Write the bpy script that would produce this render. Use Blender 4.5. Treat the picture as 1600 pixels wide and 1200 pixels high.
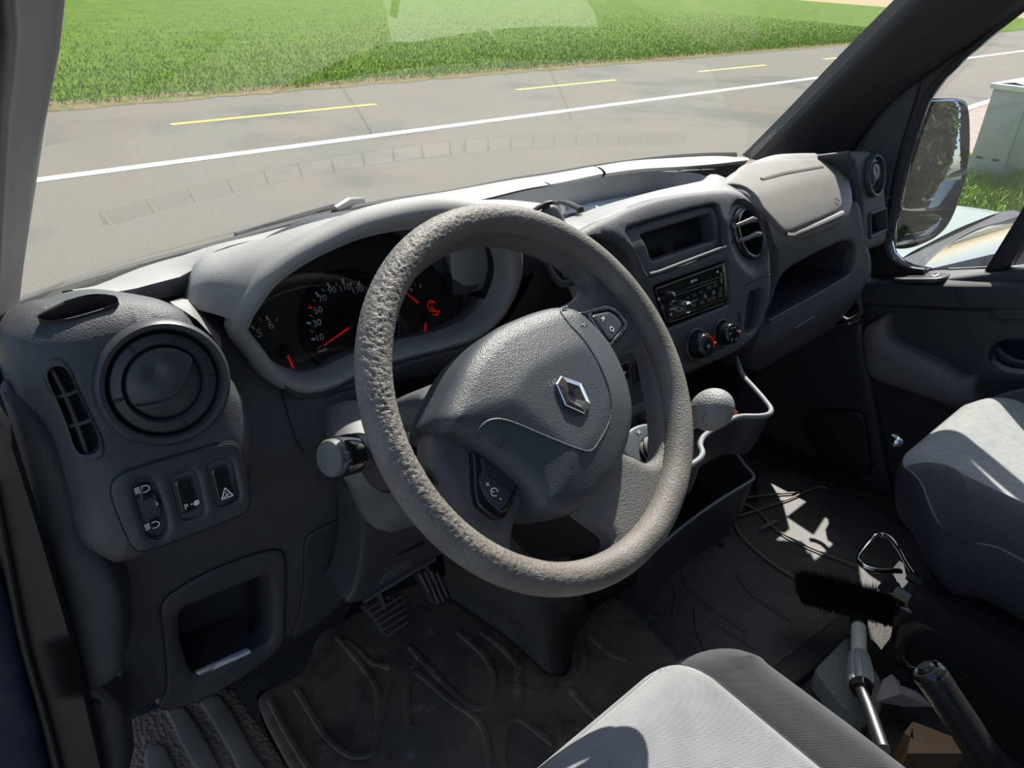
import bpy, bmesh, math, random
import numpy as np
from mathutils import Vector, Matrix
from mathutils.geometry import delaunay_2d_cdt
random.seed(7); rng = np.random.default_rng(7)
for o in list(bpy.data.objects): bpy.data.objects.remove(o)
SC = bpy.context.scene; COL = SC.collection

# ------------------------------------------------------------------ camera
# vehicle frame: X to the passenger side, Y forward, Z up, origin = steering wheel centre (metres)
FPX = 1180.0
PITCH, YAW, ROLL = math.radians(29), math.radians(43.5), math.radians(-2.6)
_R = np.array([math.cos(YAW), -math.sin(YAW), 0]); _H = np.array([math.sin(YAW), math.cos(YAW), 0]); _Z = np.array([0, 0, 1.0])
FW = _H*math.cos(PITCH) - _Z*math.sin(PITCH); _U = _H*math.sin(PITCH) + _Z*math.cos(PITCH)
RT = _R*math.cos(ROLL) - _U*math.sin(ROLL); UP = _U*math.cos(ROLL) + _R*math.sin(ROLL)
CAM = -(RT*.032 + FW*.748 - UP*.003)
WN = np.array([.028, -.7564, .6535]); WN /= np.linalg.norm(WN)          # steering wheel axis, towards the driver
cd = bpy.data.cameras.new('camera'); cam = bpy.data.objects.new('camera', cd); COL.objects.link(cam)
cd.sensor_fit = 'HORIZONTAL'; cd.sensor_width = 36; cd.lens = 36*FPX/1600; cd.clip_start = .02; cd.clip_end = 300
m = Matrix(); 
for i in range(3): m[i][0], m[i][1], m[i][2], m[i][3] = RT[i], UP[i], -FW[i], CAM[i]
cam.matrix_world = m; SC.camera = cam

# ------------------------------------------------------------------ light
SUN_EL, SUN_AZ = 52, 56            # degrees; azimuth from straight ahead towards the passenger side
sv = Vector((math.sin(math.radians(SUN_AZ))*math.cos(math.radians(SUN_EL)), math.cos(math.radians(SUN_AZ))*math.cos(math.radians(SUN_EL)), math.sin(math.radians(SUN_EL))))
sl = bpy.data.lights.new('sun', 'SUN'); sl.energy = 7.6; sl.angle = math.radians(.53); sl.color = (1, .955, .88)
so = bpy.data.objects.new('sun', sl); COL.objects.link(so); so.rotation_euler = sv.to_track_quat('Z', 'Y').to_euler()
W = bpy.data.worlds.new('sky'); SC.world = W; W.use_nodes = True
wt = W.node_tree; bg = wt.nodes['Background']
sky = wt.nodes.new('ShaderNodeTexSky'); sky.sky_type = 'NISHITA'; sky.sun_disc = False
sky.sun_elevation = math.radians(SUN_EL); sky.sun_rotation = math.radians(SUN_AZ); sky.air_density = 1.0; sky.dust_density = 1.5; sky.ozone_density = 1
wt.links.new(sky.outputs[0], bg.inputs[0]); bg.inputs[1].default_value = .175
SC.view_settings.view_transform = 'Standard'; SC.view_settings.look = 'None'; SC.view_settings.gamma = 1
SC.view_settings.use_curve_mapping = False; SC.view_settings.exposure = 0.45
SC.cycles.max_bounces = 8; SC.cycles.transparent_max_bounces = 16; SC.cycles.use_denoising = True
SC.cycles.caustics_reflective = False; SC.cycles.caustics_refractive = False

# ------------------------------------------------------------------ measuring: photo pixel -> point on a real surface of the van
CR = dict(P=(0, 0, 1), C1=(0, 400, 2.4), C2=(350, 300, 3), C3=(540, 300, 1034/560), C4=(850, 220, 1600/550), C5=(950, 550, 3), C6=(1200, 0, 2.4),
          C7=(1200, 400, 3), C8=(1100, 780, 1429/500), D1=(0, 800, 3), D2=(400, 800, 1600/600), D3=(0, 0, 1600/600), D4=(450, 0, 2), D5=(660, 620, 1091/200),
          D6=(840, 440, 1015/220), D7=(960, 580, 6), D8=(380, 420, 1600/360), E1=(1000, 400, 1600/220), E2=(960, 300, 1600/260), E3=(820, 240, 5),
          E4=(480, 600, 1600/280), E5=(960, 480, 1600/280), E6=(1320, 220, 1600/120), E7=(1160, 560, 1600/240), E8=(1160, 220, 1600/260),
          G1=(170, 690, 1600/240), G2=(180, 300, 1600/260), G3=(620, 280, 5), G4=(1480, 120, 3.75), G5=(1400, 400, 8), G6=(1320, 960, 1600/280),
          G7=(540, 820, 1600/240), G8=(560, 420, 1543/180))
def S(c, pts):
    ox, oy, s = CR[c]; return [(ox + x/s, oy + y/s) for x, y in pts]
def ray(p): return RT*(p[0]-800)/FPX + UP*(600-p[1])/FPX + FW
def at(p, axis, v):
    r = ray(p); i = 'xyz'.index(axis); return CAM + r*((v-CAM[i])/r[i])
def atn(p, n, q):
    r = ray(p); n = np.array(n, float); return CAM + r*(n@(np.array(q, float)-CAM)/(n@r))
def atf(p, f):                                    # surface y = f(x)
    y = .5
    for _ in range(12): q = at(p, 'y', y); y = f(q[0])
    return at(p, 'y', y)
def ats(pts, axis, v): return [at(p, axis, v) for p in pts]
def y_ws(x): return .745 - .25*((x-.43)/.87)**2     # plan curve of the windscreen base

def catmull(P, n, closed=False):
    P = np.array(P, float); L = len(P); out = []
    segs = L if closed else L-1
    for i in range(segs):
        if closed: a, b, c, d = P[(i-1) % L], P[i], P[(i+1) % L], P[(i+2) % L]
        else: a, b, c, d = P[max(i-1, 0)], P[i], P[i+1], P[min(i+2, L-1)]
        if not closed and i == 0: a = 2*b-c
        if not closed and i == segs-1: d = 2*c-b
        k0 = max(np.linalg.norm(b-a), 1e-9)**.5; k1 = max(np.linalg.norm(c-b), 1e-9)**.5; k2 = max(np.linalg.norm(d-c), 1e-9)**.5
        m1 = ((b-a)/k0 - (c-a)/(k0+k1) + (c-b)/k1)*k1; m2 = ((c-b)/k1 - (d-b)/(k1+k2) + (d-c)/k2)*k1
        for t in np.linspace(0, 1, n, endpoint=False):
            t2, t3 = t*t, t*t*t
            out.append((2*t3-3*t2+1)*b + (t3-2*t2+t)*m1 + (-2*t3+3*t2)*c + (t3-t2)*m2)
    if not closed: out.append(P[-1])
    return np.array(out)
def resample(P, n, closed=False):
    P = np.array(P, float)
    if closed: P = np.vstack([P, P[:1]])
    d = np.concatenate([[0], np.cumsum(np.linalg.norm(np.diff(P, axis=0), axis=1))])
    t = np.linspace(0, d[-1], n, endpoint=not closed)
    return np.stack([np.interp(t, d, P[:, k]) for k in range(P.shape[1])], 1)
def fillet(P, r, n=5):                            # closed polygon with rounded corners
    P = [np.array(p, float) for p in P]; out = []; L = len(P)
    rr = r if isinstance(r, (list, tuple)) else [r]*L
    for i in range(L):
        a, b, c = P[i-1], P[i], P[(i+1) % L]
        u = a-b; w = c-b; lu, lw = np.linalg.norm(u), np.linalg.norm(w)
        q = min(rr[i], lu*.48, lw*.48); s, e = b+u/lu*q, b+w/lw*q
        for t in np.linspace(0, 1, n): out.append((1-t)**2*s + 2*t*(1-t)*b + t*t*e)
    return np.array(out)
def smooth_loop(P, k=6): return catmull(P, k, True)
def ellipse(c, a, b, n=48, rot=0): 
    t = np.linspace(0, 2*math.pi, n, endpoint=False)
    x, y = a*np.cos(t), b*np.sin(t); cr, sr = math.cos(rot), math.sin(rot)
    return np.stack([c[0]+x*cr-y*sr, c[1]+x*sr+y*cr], 1)

class Fr:                                         # a working surface: plane (origin, normal) plus an optional relief w(u,v)
    def __init__(s, o, n, up=(0, 0, 1), w=None):
        s.o = np.array(o, float); n = np.array(n, float); s.n = n/np.linalg.norm(n)
        u = np.cross(np.array(up, float), s.n); s.u = u/np.linalg.norm(u); s.v = np.cross(s.n, s.u); s.w = w
    def P(s, uv, h=0):
        uv = np.atleast_2d(np.array(uv, float)); hh = np.zeros(len(uv))+h
        if s.w is not None: hh = hh + s.w(uv[:, 0], uv[:, 1])
        return s.o + uv[:, :1]*s.u + uv[:, 1:2]*s.v + hh[:, None]*s.n
    def uv(s, pts, h=0):
        out = []
        for p in pts:
            k = h; r = ray(p)
            for _ in range(8 if s.w is not None else 1):
                t = (s.n@(s.o-CAM)+k)/(s.n@r); q = CAM+t*r-s.o; a, b = q@s.u, q@s.v
                if s.w is not None: k = h + float(s.w(np.array([a]), np.array([b]))[0])
            out.append((a, b))
        return np.array(out)
    def xyz(s, pts, h=0): return s.P(s.uv(pts, h), h)

# ------------------------------------------------------------------ mesh helpers: every helper returns (verts, faces)
def inside(P, poly):
    x, y = P[:, 0], P[:, 1]; r = np.zeros(len(P), bool); q = np.roll(poly, 1, 0)
    for (x1, y1), (x2, y2) in zip(poly, q):
        if y1 == y2: continue
        c = ((y1 > y) != (y2 > y)) & (x < (x2-x1)*(y-y1)/(y2-y1)+x1); r ^= c
    return r
def dist(P, poly):
    a = poly; b = np.roll(poly, -1, 0); d = np.full(len(P), 1e9)
    for p, q in zip(a, b):
        e = q-p; L = e@e
        if L < 1e-16: continue
        t = np.clip(((P-p)@e)/L, 0, 1); d = np.minimum(d, np.linalg.norm(P-(p+t[:, None]*e), axis=1))
    return d
def area2(poly): x, y = poly[:, 0], poly[:, 1]; return .5*np.sum(x*np.roll(y, -1)-y*np.roll(x, -1))
def panel(fr, out, off=0., H=0., r=.003, back=.01, holes=(), hr=None, hH=None, hback=None, sp=.012, dome=None, close=False):
    """plate on a working surface: outline (uv) with rounded edge (drop H over width r), side walls `back` deep, holes with their own walls"""
    out = np.array(out, float); hr = r if hr is None else hr; hH = H if hH is None else hH; hback = back if hback is None else hback
    loops = []
    for k, L in enumerate([out]+[np.array(h, float) for h in holes]):
        per = np.linalg.norm(np.diff(np.vstack([L, L[:1]]), axis=0), axis=1).sum()
        L = resample(L, int(max(24, min(260, per/(sp*.6)))), True)
        if (area2(L) > 0) != (k == 0): L = L[::-1]
        loops.append(L)
    lo, hi = loops[0].min(0), loops[0].max(0)
    def dd(P):
        d0 = dist(P, loops[0]); h0 = off - H*(1-np.sqrt(np.clip(1-(1-np.clip(d0/r, 0, 1))**2, 0, 1)))
        for L in loops[1:]:
            d1 = dist(P, L); h0 = np.minimum(h0, off - hH*(1-np.sqrt(np.clip(1-(1-np.clip(d1/hr, 0, 1))**2, 0, 1)))); d0 = np.minimum(d0, d1)
        return d0, h0
    pts = [L for L in loops]; extra = []
    for k, L in enumerate(loops):
        rr, HH = (r, H) if k == 0 else (hr, hH)
        t = np.roll(L, -1, 0)-np.roll(L, 1, 0); t /= np.maximum(np.linalg.norm(t, axis=1), 1e-12)[:, None]; nn = np.stack([-t[:, 1], t[:, 0]], 1)
        if HH:
            for f in (.06, .2, .45, 1.0): 
                Q = L+nn*rr*f; extra.append((Q, rr*f*.93))
    gx, gy = np.meshgrid(np.arange(lo[0], hi[0], sp), np.arange(lo[1], hi[1], sp)); G = np.stack([gx.ravel(), gy.ravel()], 1)
    G = G + rng.uniform(-.02, .02, G.shape)*sp
    extra.append((G, None))
    keep = []
    for Q, lim in extra:
        ok = inside(Q, loops[0])
        for L in loops[1:]: ok &= ~inside(Q, L)
        Q = Q[ok]
        if not len(Q): continue
        d = np.full(len(Q), 1e9)
        for k, L in enumerate(loops):
            lm = lim if lim is not None else max((r if k == 0 else hr) if (H if k == 0 else hH) else 0, sp*.35)
            dk = dist(Q, L); d = np.where(dk < lm, -1, d)
        keep.append(Q[d > 0])
    nb = sum(len(L) for L in loops); edges = []; s0 = 0
    for L in loops:
        edges += [(s0+i, s0+(i+1) % len(L)) for i in range(len(L))]; s0 += len(L)
    A = np.vstack(pts+keep)
    co, ed, fa, ov, oe, of = delaunay_2d_cdt([Vector(p) for p in A], edges, [], 0, 1e-7)
    UV = np.array([(c.x, c.y) for c in co]); T = np.array([f for f in fa if len(f) == 3])
    cen = UV[T].mean(1); ok = inside(cen, loops[0])
    for L in loops[1:]: ok &= ~inside(cen, L)
    T = T[ok]
    _, h = dd(UV)
    if dome is not None: h = h + dome(UV[:, 0], UV[:, 1], dist(UV, loops[0]))
    V = list(fr.P(UV, h)); F = [tuple(t) for t in T]
    inv = {}
    for i, l in enumerate(ov):
        for j in l: inv[j] = i
    s0 = 0
    for k, L in enumerate(loops):
        bk = back if k == 0 else hback
        idx = [inv.get(s0+i, s0+i) for i in range(len(L))]; s0 += len(L)
        if bk:
            b0 = len(V); V += list(fr.P(UV[idx], h[idx]-bk))
            for i in range(len(L)):
                j = (i+1) % len(L)
                if idx[i] != idx[j]: F.append((idx[i], b0+i, b0+j, idx[j]))
            if close and k == 0: F.append(tuple(range(b0+len(L)-1, b0-1, -1)))
    return np.array(V), F
def tube(P, r, n=10, closed=False, cap=True, flat=1.0, up=None):
    P = np.array(P, float); L = len(P); rad = np.zeros(L)+np.array(r, float)
    t = (np.roll(P, -1, 0)-np.roll(P, 1, 0)) if closed else np.gradient(P, axis=0)
    t /= np.maximum(np.linalg.norm(t, axis=1), 1e-12)[:, None]
    u = np.array(up if up is not None else ((0, 0, 1) if abs(t[0][2]) < .9 else (1, 0, 0)), float); V = []
    for i in range(L):
        if up is not None: u = np.array(up, float)
        u = u-t[i]*(u@t[i]); u /= np.linalg.norm(u); b = np.cross(t[i], u)
        for k in range(n):
            a = 2*math.pi*k/n; V.append(P[i]+rad[i]*(math.cos(a)*b+flat*math.sin(a)*u))
    F = []
    for i in range(L if closed else L-1):
        j = (i+1) % L
        for k in range(n): F.append((i*n+k, i*n+(k+1) % n, j*n+(k+1) % n, j*n+k))
    if cap and not closed: F += [tuple(range(n-1, -1, -1)), tuple(range((L-1)*n, L*n))]
    return np.array(V), F
def loft(rows, n=None, k=0, closed=False):
    """grid through rows of points; n points per row, k subdivisions (smooth) across the rows"""
    if n: rows = [resample(r, n, closed) for r in rows]
    R = np.array(rows, float)
    if k: R = catmull(R.reshape(len(R), -1), k).reshape(-1, R.shape[1], 3)
    a, b = R.shape[:2]; F = []
    for i in range(a-1):
        for j in range(b if closed else b-1): F.append((i*b+j, i*b+(j+1) % b, (i+1)*b+(j+1) % b, (i+1)*b+j))
    return R.reshape(-1, 3), F
def capfan(V, F, a, b, flip=False):               # close the ring of vertices a..b with one n-gon
    f = tuple(range(a, b)); F.append(f[::-1] if flip else f); return V, F
def lathe(o, ax, prof, n=32, up=(0, 0, 1), sq=1.0):
    o = np.array(o, float); ax = np.array(ax, float); ax /= np.linalg.norm(ax)
    u = np.cross(np.array(up, float), ax); u /= np.linalg.norm(u); v = np.cross(ax, u); V = []; F = []
    for r, h in prof:
        for k in range(n):
            a = 2*math.pi*k/n; V.append(o+ax*h+r*(math.cos(a)*u+sq*math.sin(a)*v))
    for i in range(len(prof)-1):
        for k in range(n): F.append((i*n+k, i*n+(k+1) % n, (i+1)*n+(k+1) % n, (i+1)*n+k))
    if prof[0][0] > 1e-6: F.append(tuple(range(n-1, -1, -1)))
    if prof[-1][0] > 1e-6: F.append(tuple(range((len(prof)-1)*n, len(prof)*n)))
    return np.array(V), F
def box(c, ax, size, bev=.002, seg=2):
    bm = bmesh.new(); bmesh.ops.create_cube(bm, size=1)
    for v in bm.verts: v.co = Vector([v.co[i]*size[i] for i in range(3)])
    if bev: bmesh.ops.bevel(bm, geom=list(bm.edges), offset=bev, segments=seg, profile=.5, affect='EDGES')
    A = [np.array(a, float)/np.linalg.norm(a) for a in ax]; bm.verts.index_update()
    V = np.array([np.array(c, float)+sum(v.co[i]*A[i] for i in range(3)) for v in bm.verts]); F = [tuple(v.index for v in f.verts) for f in bm.faces]
    bm.free(); return V, F
AX = ((1, 0, 0), (0, 1, 0), (0, 0, 1))
def frbox(fr, uvc, su, sv_, h0, h1, bev=.001, seg=2):   # box standing on a working surface
    c = fr.P([uvc], (h0+h1)/2)[0]; return box(c, (fr.u, fr.v, fr.n), (su, sv_, h1-h0), bev, seg)
def prism(fr, out, h0, h1):                       # sharp plate from an outline
    out = np.array(out, float)
    if area2(out) < 0: out = out[::-1]
    a = fr.P(out, h1); b = fr.P(out, h0); n = len(out); V = np.vstack([a, b]); F = [tuple(range(n)), tuple(range(2*n-1, n-1, -1))]
    F += [(i, n+i, n+(i+1) % n, (i+1) % n) for i in range(n)]
    return V, F
def sphere(c, r, ax=AX, n=24, m=14):
    A = [np.array(a, float) for a in ax]; rr = r if hasattr(r, '__len__') else (r, r, r); V = []; F = []
    for i in range(m+1):
        p = math.pi*i/m
        for k in range(n):
            a = 2*math.pi*k/n; q = (rr[0]*math.sin(p)*math.cos(a), rr[1]*math.sin(p)*math.sin(a), rr[2]*math.cos(p)); V.append(np.array(c)+sum(q[j]*A[j] for j in range(3)))
    for i in range(m):
        for k in range(n): F.append((i*n+k, (i+1)*n+k, (i+1)*n+(k+1) % n, i*n+(k+1) % n))
    return np.array(V), F

ORG = {}
def obj(name, shapes, mat, parent=None, kind=None, label=None, sharp=38):
    if isinstance(shapes, tuple): shapes = [shapes]
    V = []; F = []
    for v, f in shapes:
        b = sum(len(x) for x in V); V.append(np.array(v)); F += [tuple(i+b for i in q) for q in f]
    V = np.vstack(V); org = ORG.get(parent.name, np.zeros(3)) if parent else np.zeros(3)
    me = bpy.data.meshes.new(name); me.from_pydata([tuple(p) for p in V-org], [], F); me.validate(); me.update()
    me.shade_smooth(); me.set_sharp_from_angle(angle=math.radians(sharp))
    mats = mat if isinstance(mat, (list, tuple)) else [mat]
    for m_ in mats: me.materials.append(m_)
    o = bpy.data.objects.new(name, me); COL.objects.link(o)
    if parent: o.parent = parent; ORG[o.name] = org
    if kind: o['kind'] = kind
    if label: o['label'] = label
    return o
def thing(name, label, cat, loc, group=None, kind=None):
    o = bpy.data.objects.new(name, None); COL.objects.link(o); o.location = tuple(float(x) for x in loc); o.empty_display_size = .02
    ORG[o.name] = np.array(loc, float)
    if label: o['label'] = label
    if cat: o['category'] = cat
    if group: o['group'] = group
    if kind: o['kind'] = kind
    return o
def tag(o, label, cat, group=None):
    o['label'] = label; o['category'] = cat
    if group: o['group'] = group
    return o
def text_vf(s, size, fr, uv, h, rot=0, depth=.0002, align='CENTER', sx=1.0):
    cu = bpy.data.curves.new('t', 'FONT'); cu.body = s; cu.size = size; cu.align_x = align; cu.align_y = 'CENTER'; cu.extrude = depth; cu.resolution_u = 3
    o = bpy.data.objects.new('t', cu); COL.objects.link(o); bpy.context.view_layer.update()
    me = o.to_mesh(); V = np.array([v.co[:] for v in me.vertices]).reshape(-1, 3); F = [tuple(p.vertices) for p in me.polygons]
    o.to_mesh_clear(); bpy.data.objects.remove(o); bpy.data.curves.remove(cu)
    if not len(V): return np.zeros((0, 3)), []
    V[:, 0] *= sx; c, s_ = math.cos(rot), math.sin(rot); U = np.stack([V[:, 0]*c-V[:, 1]*s_, V[:, 0]*s_+V[:, 1]*c], 1)+np.array(uv)
    return fr.P(U, h+V[:, 2]), F
def line_vf(fr, pts, w, h, t=.0002):              # a printed or moulded line on a surface
    P = np.array(pts, float); d = np.gradient(P, axis=0); d /= np.maximum(np.linalg.norm(d, axis=1), 1e-12)[:, None]; nn = np.stack([-d[:, 1], d[:, 0]], 1)*w/2
    n = len(P); rows = [fr.P(P+nn, h-t), fr.P(P+nn, h), fr.P(P-nn, h), fr.P(P-nn, h-t)]
    return loft(rows)
def seam(fr, pts, r, h, closed=False, n=6): return tube(fr.P(pts, h), r, n, closed)

# ------------------------------------------------------------------ materials
def nodes(name):
    m_ = bpy.data.materials.new(name); m_.use_nodes = True; nt = m_.node_tree; return m_, nt, nt.nodes['Principled BSDF']
def mat(name, col, rough=.5, bump=None, var=0., varscale=8., spec=.5, metal=0., coat=0., sheen=0., emit=None, dirt=None, flip=False):
    """bump: list of (kind, scale, strength, distance); var: slow brightness variation; dirt: (colour, amount, scale)"""
    m_, nt, b = nodes(name); N = nt.nodes.new; Lk = nt.links.new
    b.inputs['Base Color'].default_value = (*col, 1); b.inputs['Roughness'].default_value = rough; b.inputs['Metallic'].default_value = metal
    b.inputs['Specular IOR Level'].default_value = spec; b.inputs['Coat Weight'].default_value = coat; b.inputs['Sheen Weight'].default_value = sheen
    tc = N('ShaderNodeTexCoord'); src = None
    if var:
        nz = N('ShaderNodeTexNoise'); nz.inputs['Scale'].default_value = varscale; nz.inputs['Detail'].default_value = 6; Lk(tc.outputs['Object'], nz.inputs['Vector'])
        mr = N('ShaderNodeMapRange'); mr.inputs[1].default_value = .3; mr.inputs[2].default_value = .7; mr.inputs[3].default_value = 1-var; mr.inputs[4].default_value = 1+var; Lk(nz.outputs[0], mr.inputs[0])
        hs = N('ShaderNodeHueSaturation'); hs.inputs['Color'].default_value = (*col, 1); Lk(mr.outputs[0], hs.inputs['Value']); src = hs.outputs[0]
    if dirt:
        for dc, amt, sc, *lh in (dirt if isinstance(dirt, list) else [dirt]):
            lo_, hi_ = lh or (.5, .75)
            nz = N('ShaderNodeTexNoise'); nz.inputs['Scale'].default_value = sc; nz.inputs['Detail'].default_value = 9; nz.inputs['Roughness'].default_value = .65; Lk(tc.outputs['Object'], nz.inputs['Vector'])
            mr = N('ShaderNodeMapRange'); mr.inputs[1].default_value = lo_; mr.inputs[2].default_value = hi_; mr.inputs[3].default_value = 0; mr.inputs[4].default_value = amt; Lk(nz.outputs[0], mr.inputs[0])
            mx = N('ShaderNodeMixRGB'); Lk(mr.outputs[0], mx.inputs[0])
            if src: Lk(src, mx.inputs[1])
            else: mx.inputs[1].default_value = (*col, 1)
            mx.inputs[2].default_value = (*dc, 1); src = mx.outputs[0]
    if src: Lk(src, b.inputs['Base Color'])
    prev = None
    for kind, sc, st, di in (bump or []):
        if kind == 'vor':
            t = N('ShaderNodeTexVoronoi'); t.inputs['Scale'].default_value = sc; Lk(tc.outputs['Object'], t.inputs['Vector']); o_ = t.outputs['Distance']
        elif kind == 'noise':
            t = N('ShaderNodeTexNoise'); t.inputs['Scale'].default_value = sc; t.inputs['Detail'].default_value = 3; Lk(tc.outputs['Object'], t.inputs['Vector']); o_ = t.outputs[0]
        elif kind == 'weave':                     # small rows of raised cells
            sx = N('ShaderNodeSeparateXYZ'); Lk(tc.outputs['Object'], sx.inputs[0]); ss = []
            for a, b_ in (('X', 0), ('Y', 1)):
                mu = N('ShaderNodeMath'); mu.operation = 'MULTIPLY'; mu.inputs[1].default_value = sc; Lk(sx.outputs[a], mu.inputs[0])
                if a == 'Y':
                    ad = N('ShaderNodeMath'); ad.operation = 'MULTIPLY_ADD'; ad.inputs[1].default_value = sc*.8; Lk(sx.outputs['Z'], ad.inputs[0]); Lk(mu.outputs[0], ad.inputs[2]); mu = ad
                sn = N('ShaderNodeMath'); sn.operation = 'SINE'; Lk(mu.outputs[0], sn.inputs[0]); ss.append(sn)
            t = N('ShaderNodeMath'); t.operation = 'MULTIPLY'; Lk(ss[0].outputs[0], t.inputs[0]); Lk(ss[1].outputs[0], t.inputs[1]); o_ = t.outputs[0]
        bp = N('ShaderNodeBump'); bp.inputs['Strength'].default_value = st; bp.inputs['Distance'].default_value = di; Lk(o_, bp.inputs['Height'])
        if prev: Lk(prev, bp.inputs['Normal'])
        prev = bp.outputs[0]
    if prev: Lk(prev, b.inputs['Normal'])
    if emit: b.inputs['Emission Color'].default_value = (*emit[0], 1); b.inputs['Emission Strength'].default_value = emit[1]
    return m_
GR = [('vor', 900, .35, .0006)]
M = {}
M['dark'] = mat('dark_grained_plastic', (.044, .046, .051), .55, [('vor', 750, .5, .0007), ('noise', 1500, .2, .0004)], .12, 9, dirt=((.16, .15, .13), .25, 14))
M['dark2'] = mat('smooth_charcoal_plastic', (.036, .038, .042), .42, [('noise', 1800, .15, .0003)], .08)
M['grey'] = mat('light_grey_woven_plastic', (.25, .243, .23), .55, [('weave', 2200, .45, .0006)], .06, 10)
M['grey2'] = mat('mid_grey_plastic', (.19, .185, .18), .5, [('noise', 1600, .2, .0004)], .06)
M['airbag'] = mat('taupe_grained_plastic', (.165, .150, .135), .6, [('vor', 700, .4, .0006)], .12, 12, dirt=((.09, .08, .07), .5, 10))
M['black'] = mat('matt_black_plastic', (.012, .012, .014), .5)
M['void'] = mat('black_lining', (.006, .006, .007), .8)
M['gloss'] = mat('gloss_black_plastic', (.012, .013, .014), .12, coat=.3)
M['red'] = None
M['rubber'] = mat('black_rubber', (.02, .02, .021), .6, [('noise', 500, .2, .0006)])
M['chrome'] = mat('chrome', (.75, .75, .76), .12, metal=1)
M['steel'] = mat('brushed_steel', (.55, .55, .56), .3, metal=1)
M['white'] = mat('white_print', (.75, .76, .76), .5)
M['red'] = mat('red_needle', (.75, .03, .03), .4, emit=((.9, .02, .02), .12))
M['redlit'] = mat('lit_red_symbol', (.5, .01, .01), .5, emit=((1, .02, .01), .15))
M['blue'] = mat('dark_blue_paint', (.004, .010, .028), .5, spec=.25, dirt=((.06, .06, .06), .4, 20))
# ================================================================== outside
GZ = -1.4
def noise_mix(name, cols, scales, rough=.9, bump=None):
    m_, nt, b = nodes(name); N = nt.nodes.new; Lk = nt.links.new; tc = N('ShaderNodeTexCoord'); src = None
    b.inputs['Roughness'].default_value = rough; b.inputs['Specular IOR Level'].default_value = .08
    for (c, sc, lo, hi) in zip(cols[1:], scales, [q[3] for q in cols[1:]], [q[4] for q in cols[1:]]):
        nz = N('ShaderNodeTexNoise'); nz.inputs['Scale'].default_value = sc; nz.inputs['Detail'].default_value = 8; nz.inputs['Roughness'].default_value = .6; Lk(tc.outputs['Object'], nz.inputs['Vector'])
        mr = N('ShaderNodeMapRange'); mr.inputs[1].default_value = lo; mr.inputs[2].default_value = hi; Lk(nz.outputs[0], mr.inputs[0])
        mx = N('ShaderNodeMixRGB'); Lk(mr.outputs[0], mx.inputs[0])
        if src: Lk(src, mx.inputs[1])
        else: mx.inputs[1].default_value = (*cols[0], 1)
        mx.inputs[2].default_value = (*c[:3], 1); src = mx.outputs[0]
    Lk(src, b.inputs['Base Color'])
    if bump:
        nz = N('ShaderNodeTexNoise'); nz.inputs['Scale'].default_value = bump[0]; nz.inputs['Detail'].default_value = 4; Lk(tc.outputs['Object'], nz.inputs['Vector'])
        bp = N('ShaderNodeBump'); bp.inputs['Strength'].default_value = bump[1]; bp.inputs['Distance'].default_value = bump[2]; Lk(nz.outputs[0], bp.inputs['Height']); Lk(bp.outputs[0], b.inputs['Normal'])
    return m_
M['asphalt'] = noise_mix('worn_asphalt', [(.130, .122, .103), (.170, .159, .132, .42, .68), (.105, .10, .088, .54, .64), (.16, .133, .104, .5, .75)], [60, .35, .9], .85, (120, .5, .01))
M['grass'] = noise_mix('meadow_grass', [(.070, .135, .002), (.115, .195, .004, .35, .65), (.050, .10, .002, .45, .7), (.17, .20, .016, .6, .8)], [1.6, 9, 40], .8, (30, 1, .06))
M['blade'] = noise_mix('grass_blades', [(.100, .195, .003), (.16, .26, .006, .4, .6), (.26, .30, .035, .62, .78)], [3, 20], .6)
M['paintw'] = mat('white_road_paint', (.72, .71, .68), .7, var=.12, varscale=6)
M['painty'] = mat('yellow_road_paint', (.72, .46, .05), .7, var=.12, varscale=6)
M['kerb'] = mat('pale_kerb_stone', (.55, .47, .36), .8, var=.15)
M['pave'] = noise_mix('pinkish_pavement', [(.25, .21, .175), (.31, .26, .22, .4, .7)], [3], .85, (80, .3, .01))

def edge_y(x): return 10.40 + .048*(x-1.9)
def flat(P, z0, z1, fr=None):
    return prism(Fr((0, 0, 0), (0, 0, 1), up=(0, 1, 0)), [(p[0], p[1]) for p in P], z0, z1)
road = obj('road', flat([(-25, -12), (60, -12), (60, edge_y(60)), (-25, edge_y(-25))], GZ-.2, GZ), M['asphalt'], kind='structure')
XR = np.linspace(-25, 60, 60)
lawn_rows = [[(x, edge_y(x)+.02*math.sin(7*x), GZ+.0) for x in XR]] + [[(x, edge_y(x)+d+.05*math.sin(3*x+d), GZ+.03+.012*d) for x in XR] for d in (.08, .5, 2, 5, 10, 20, 40, 80)]
lawn = obj('lawn', loft(lawn_rows), M['grass'], kind='structure')
def wy(x): return 7.03 + .035*(x-1.5)
def quad_strip(x0, x1, f, w, z): 
    xs = np.linspace(x0, x1, 24); return loft([[(x, f(x)+w/2, z-.004) for x in xs], [(x, f(x)+w/2, z) for x in xs], [(x, f(x)-w/2, z) for x in xs], [(x, f(x)-w/2, z-.004) for x in xs]])
obj('line_marking', quad_strip(-20, 55, wy, .15, GZ+.005), M['paintw'], road, label='solid white line painted along the road')
for x0, x1, y0 in ((2.75, 5.6, 8.84), (8.35, 10.9, 9.06), (13.6, 16.3, 9.25), (19.2, 21.9, 9.45), (-2.6, .2, 8.65)):
    obj('dash_marking', quad_strip(x0, x1, lambda x: y0+.035*(x-x0), .10, GZ+.005), M['painty'], road, label='yellow dash painted near the far road edge' if False else None)
M['soil'] = noise_mix('dry_verge_soil', [(.17, .125, .07), (.10, .12, .03, .45, .6), (.26, .20, .12, .55, .7)], [5, 14], .95, (60, .6, .02))
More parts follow.
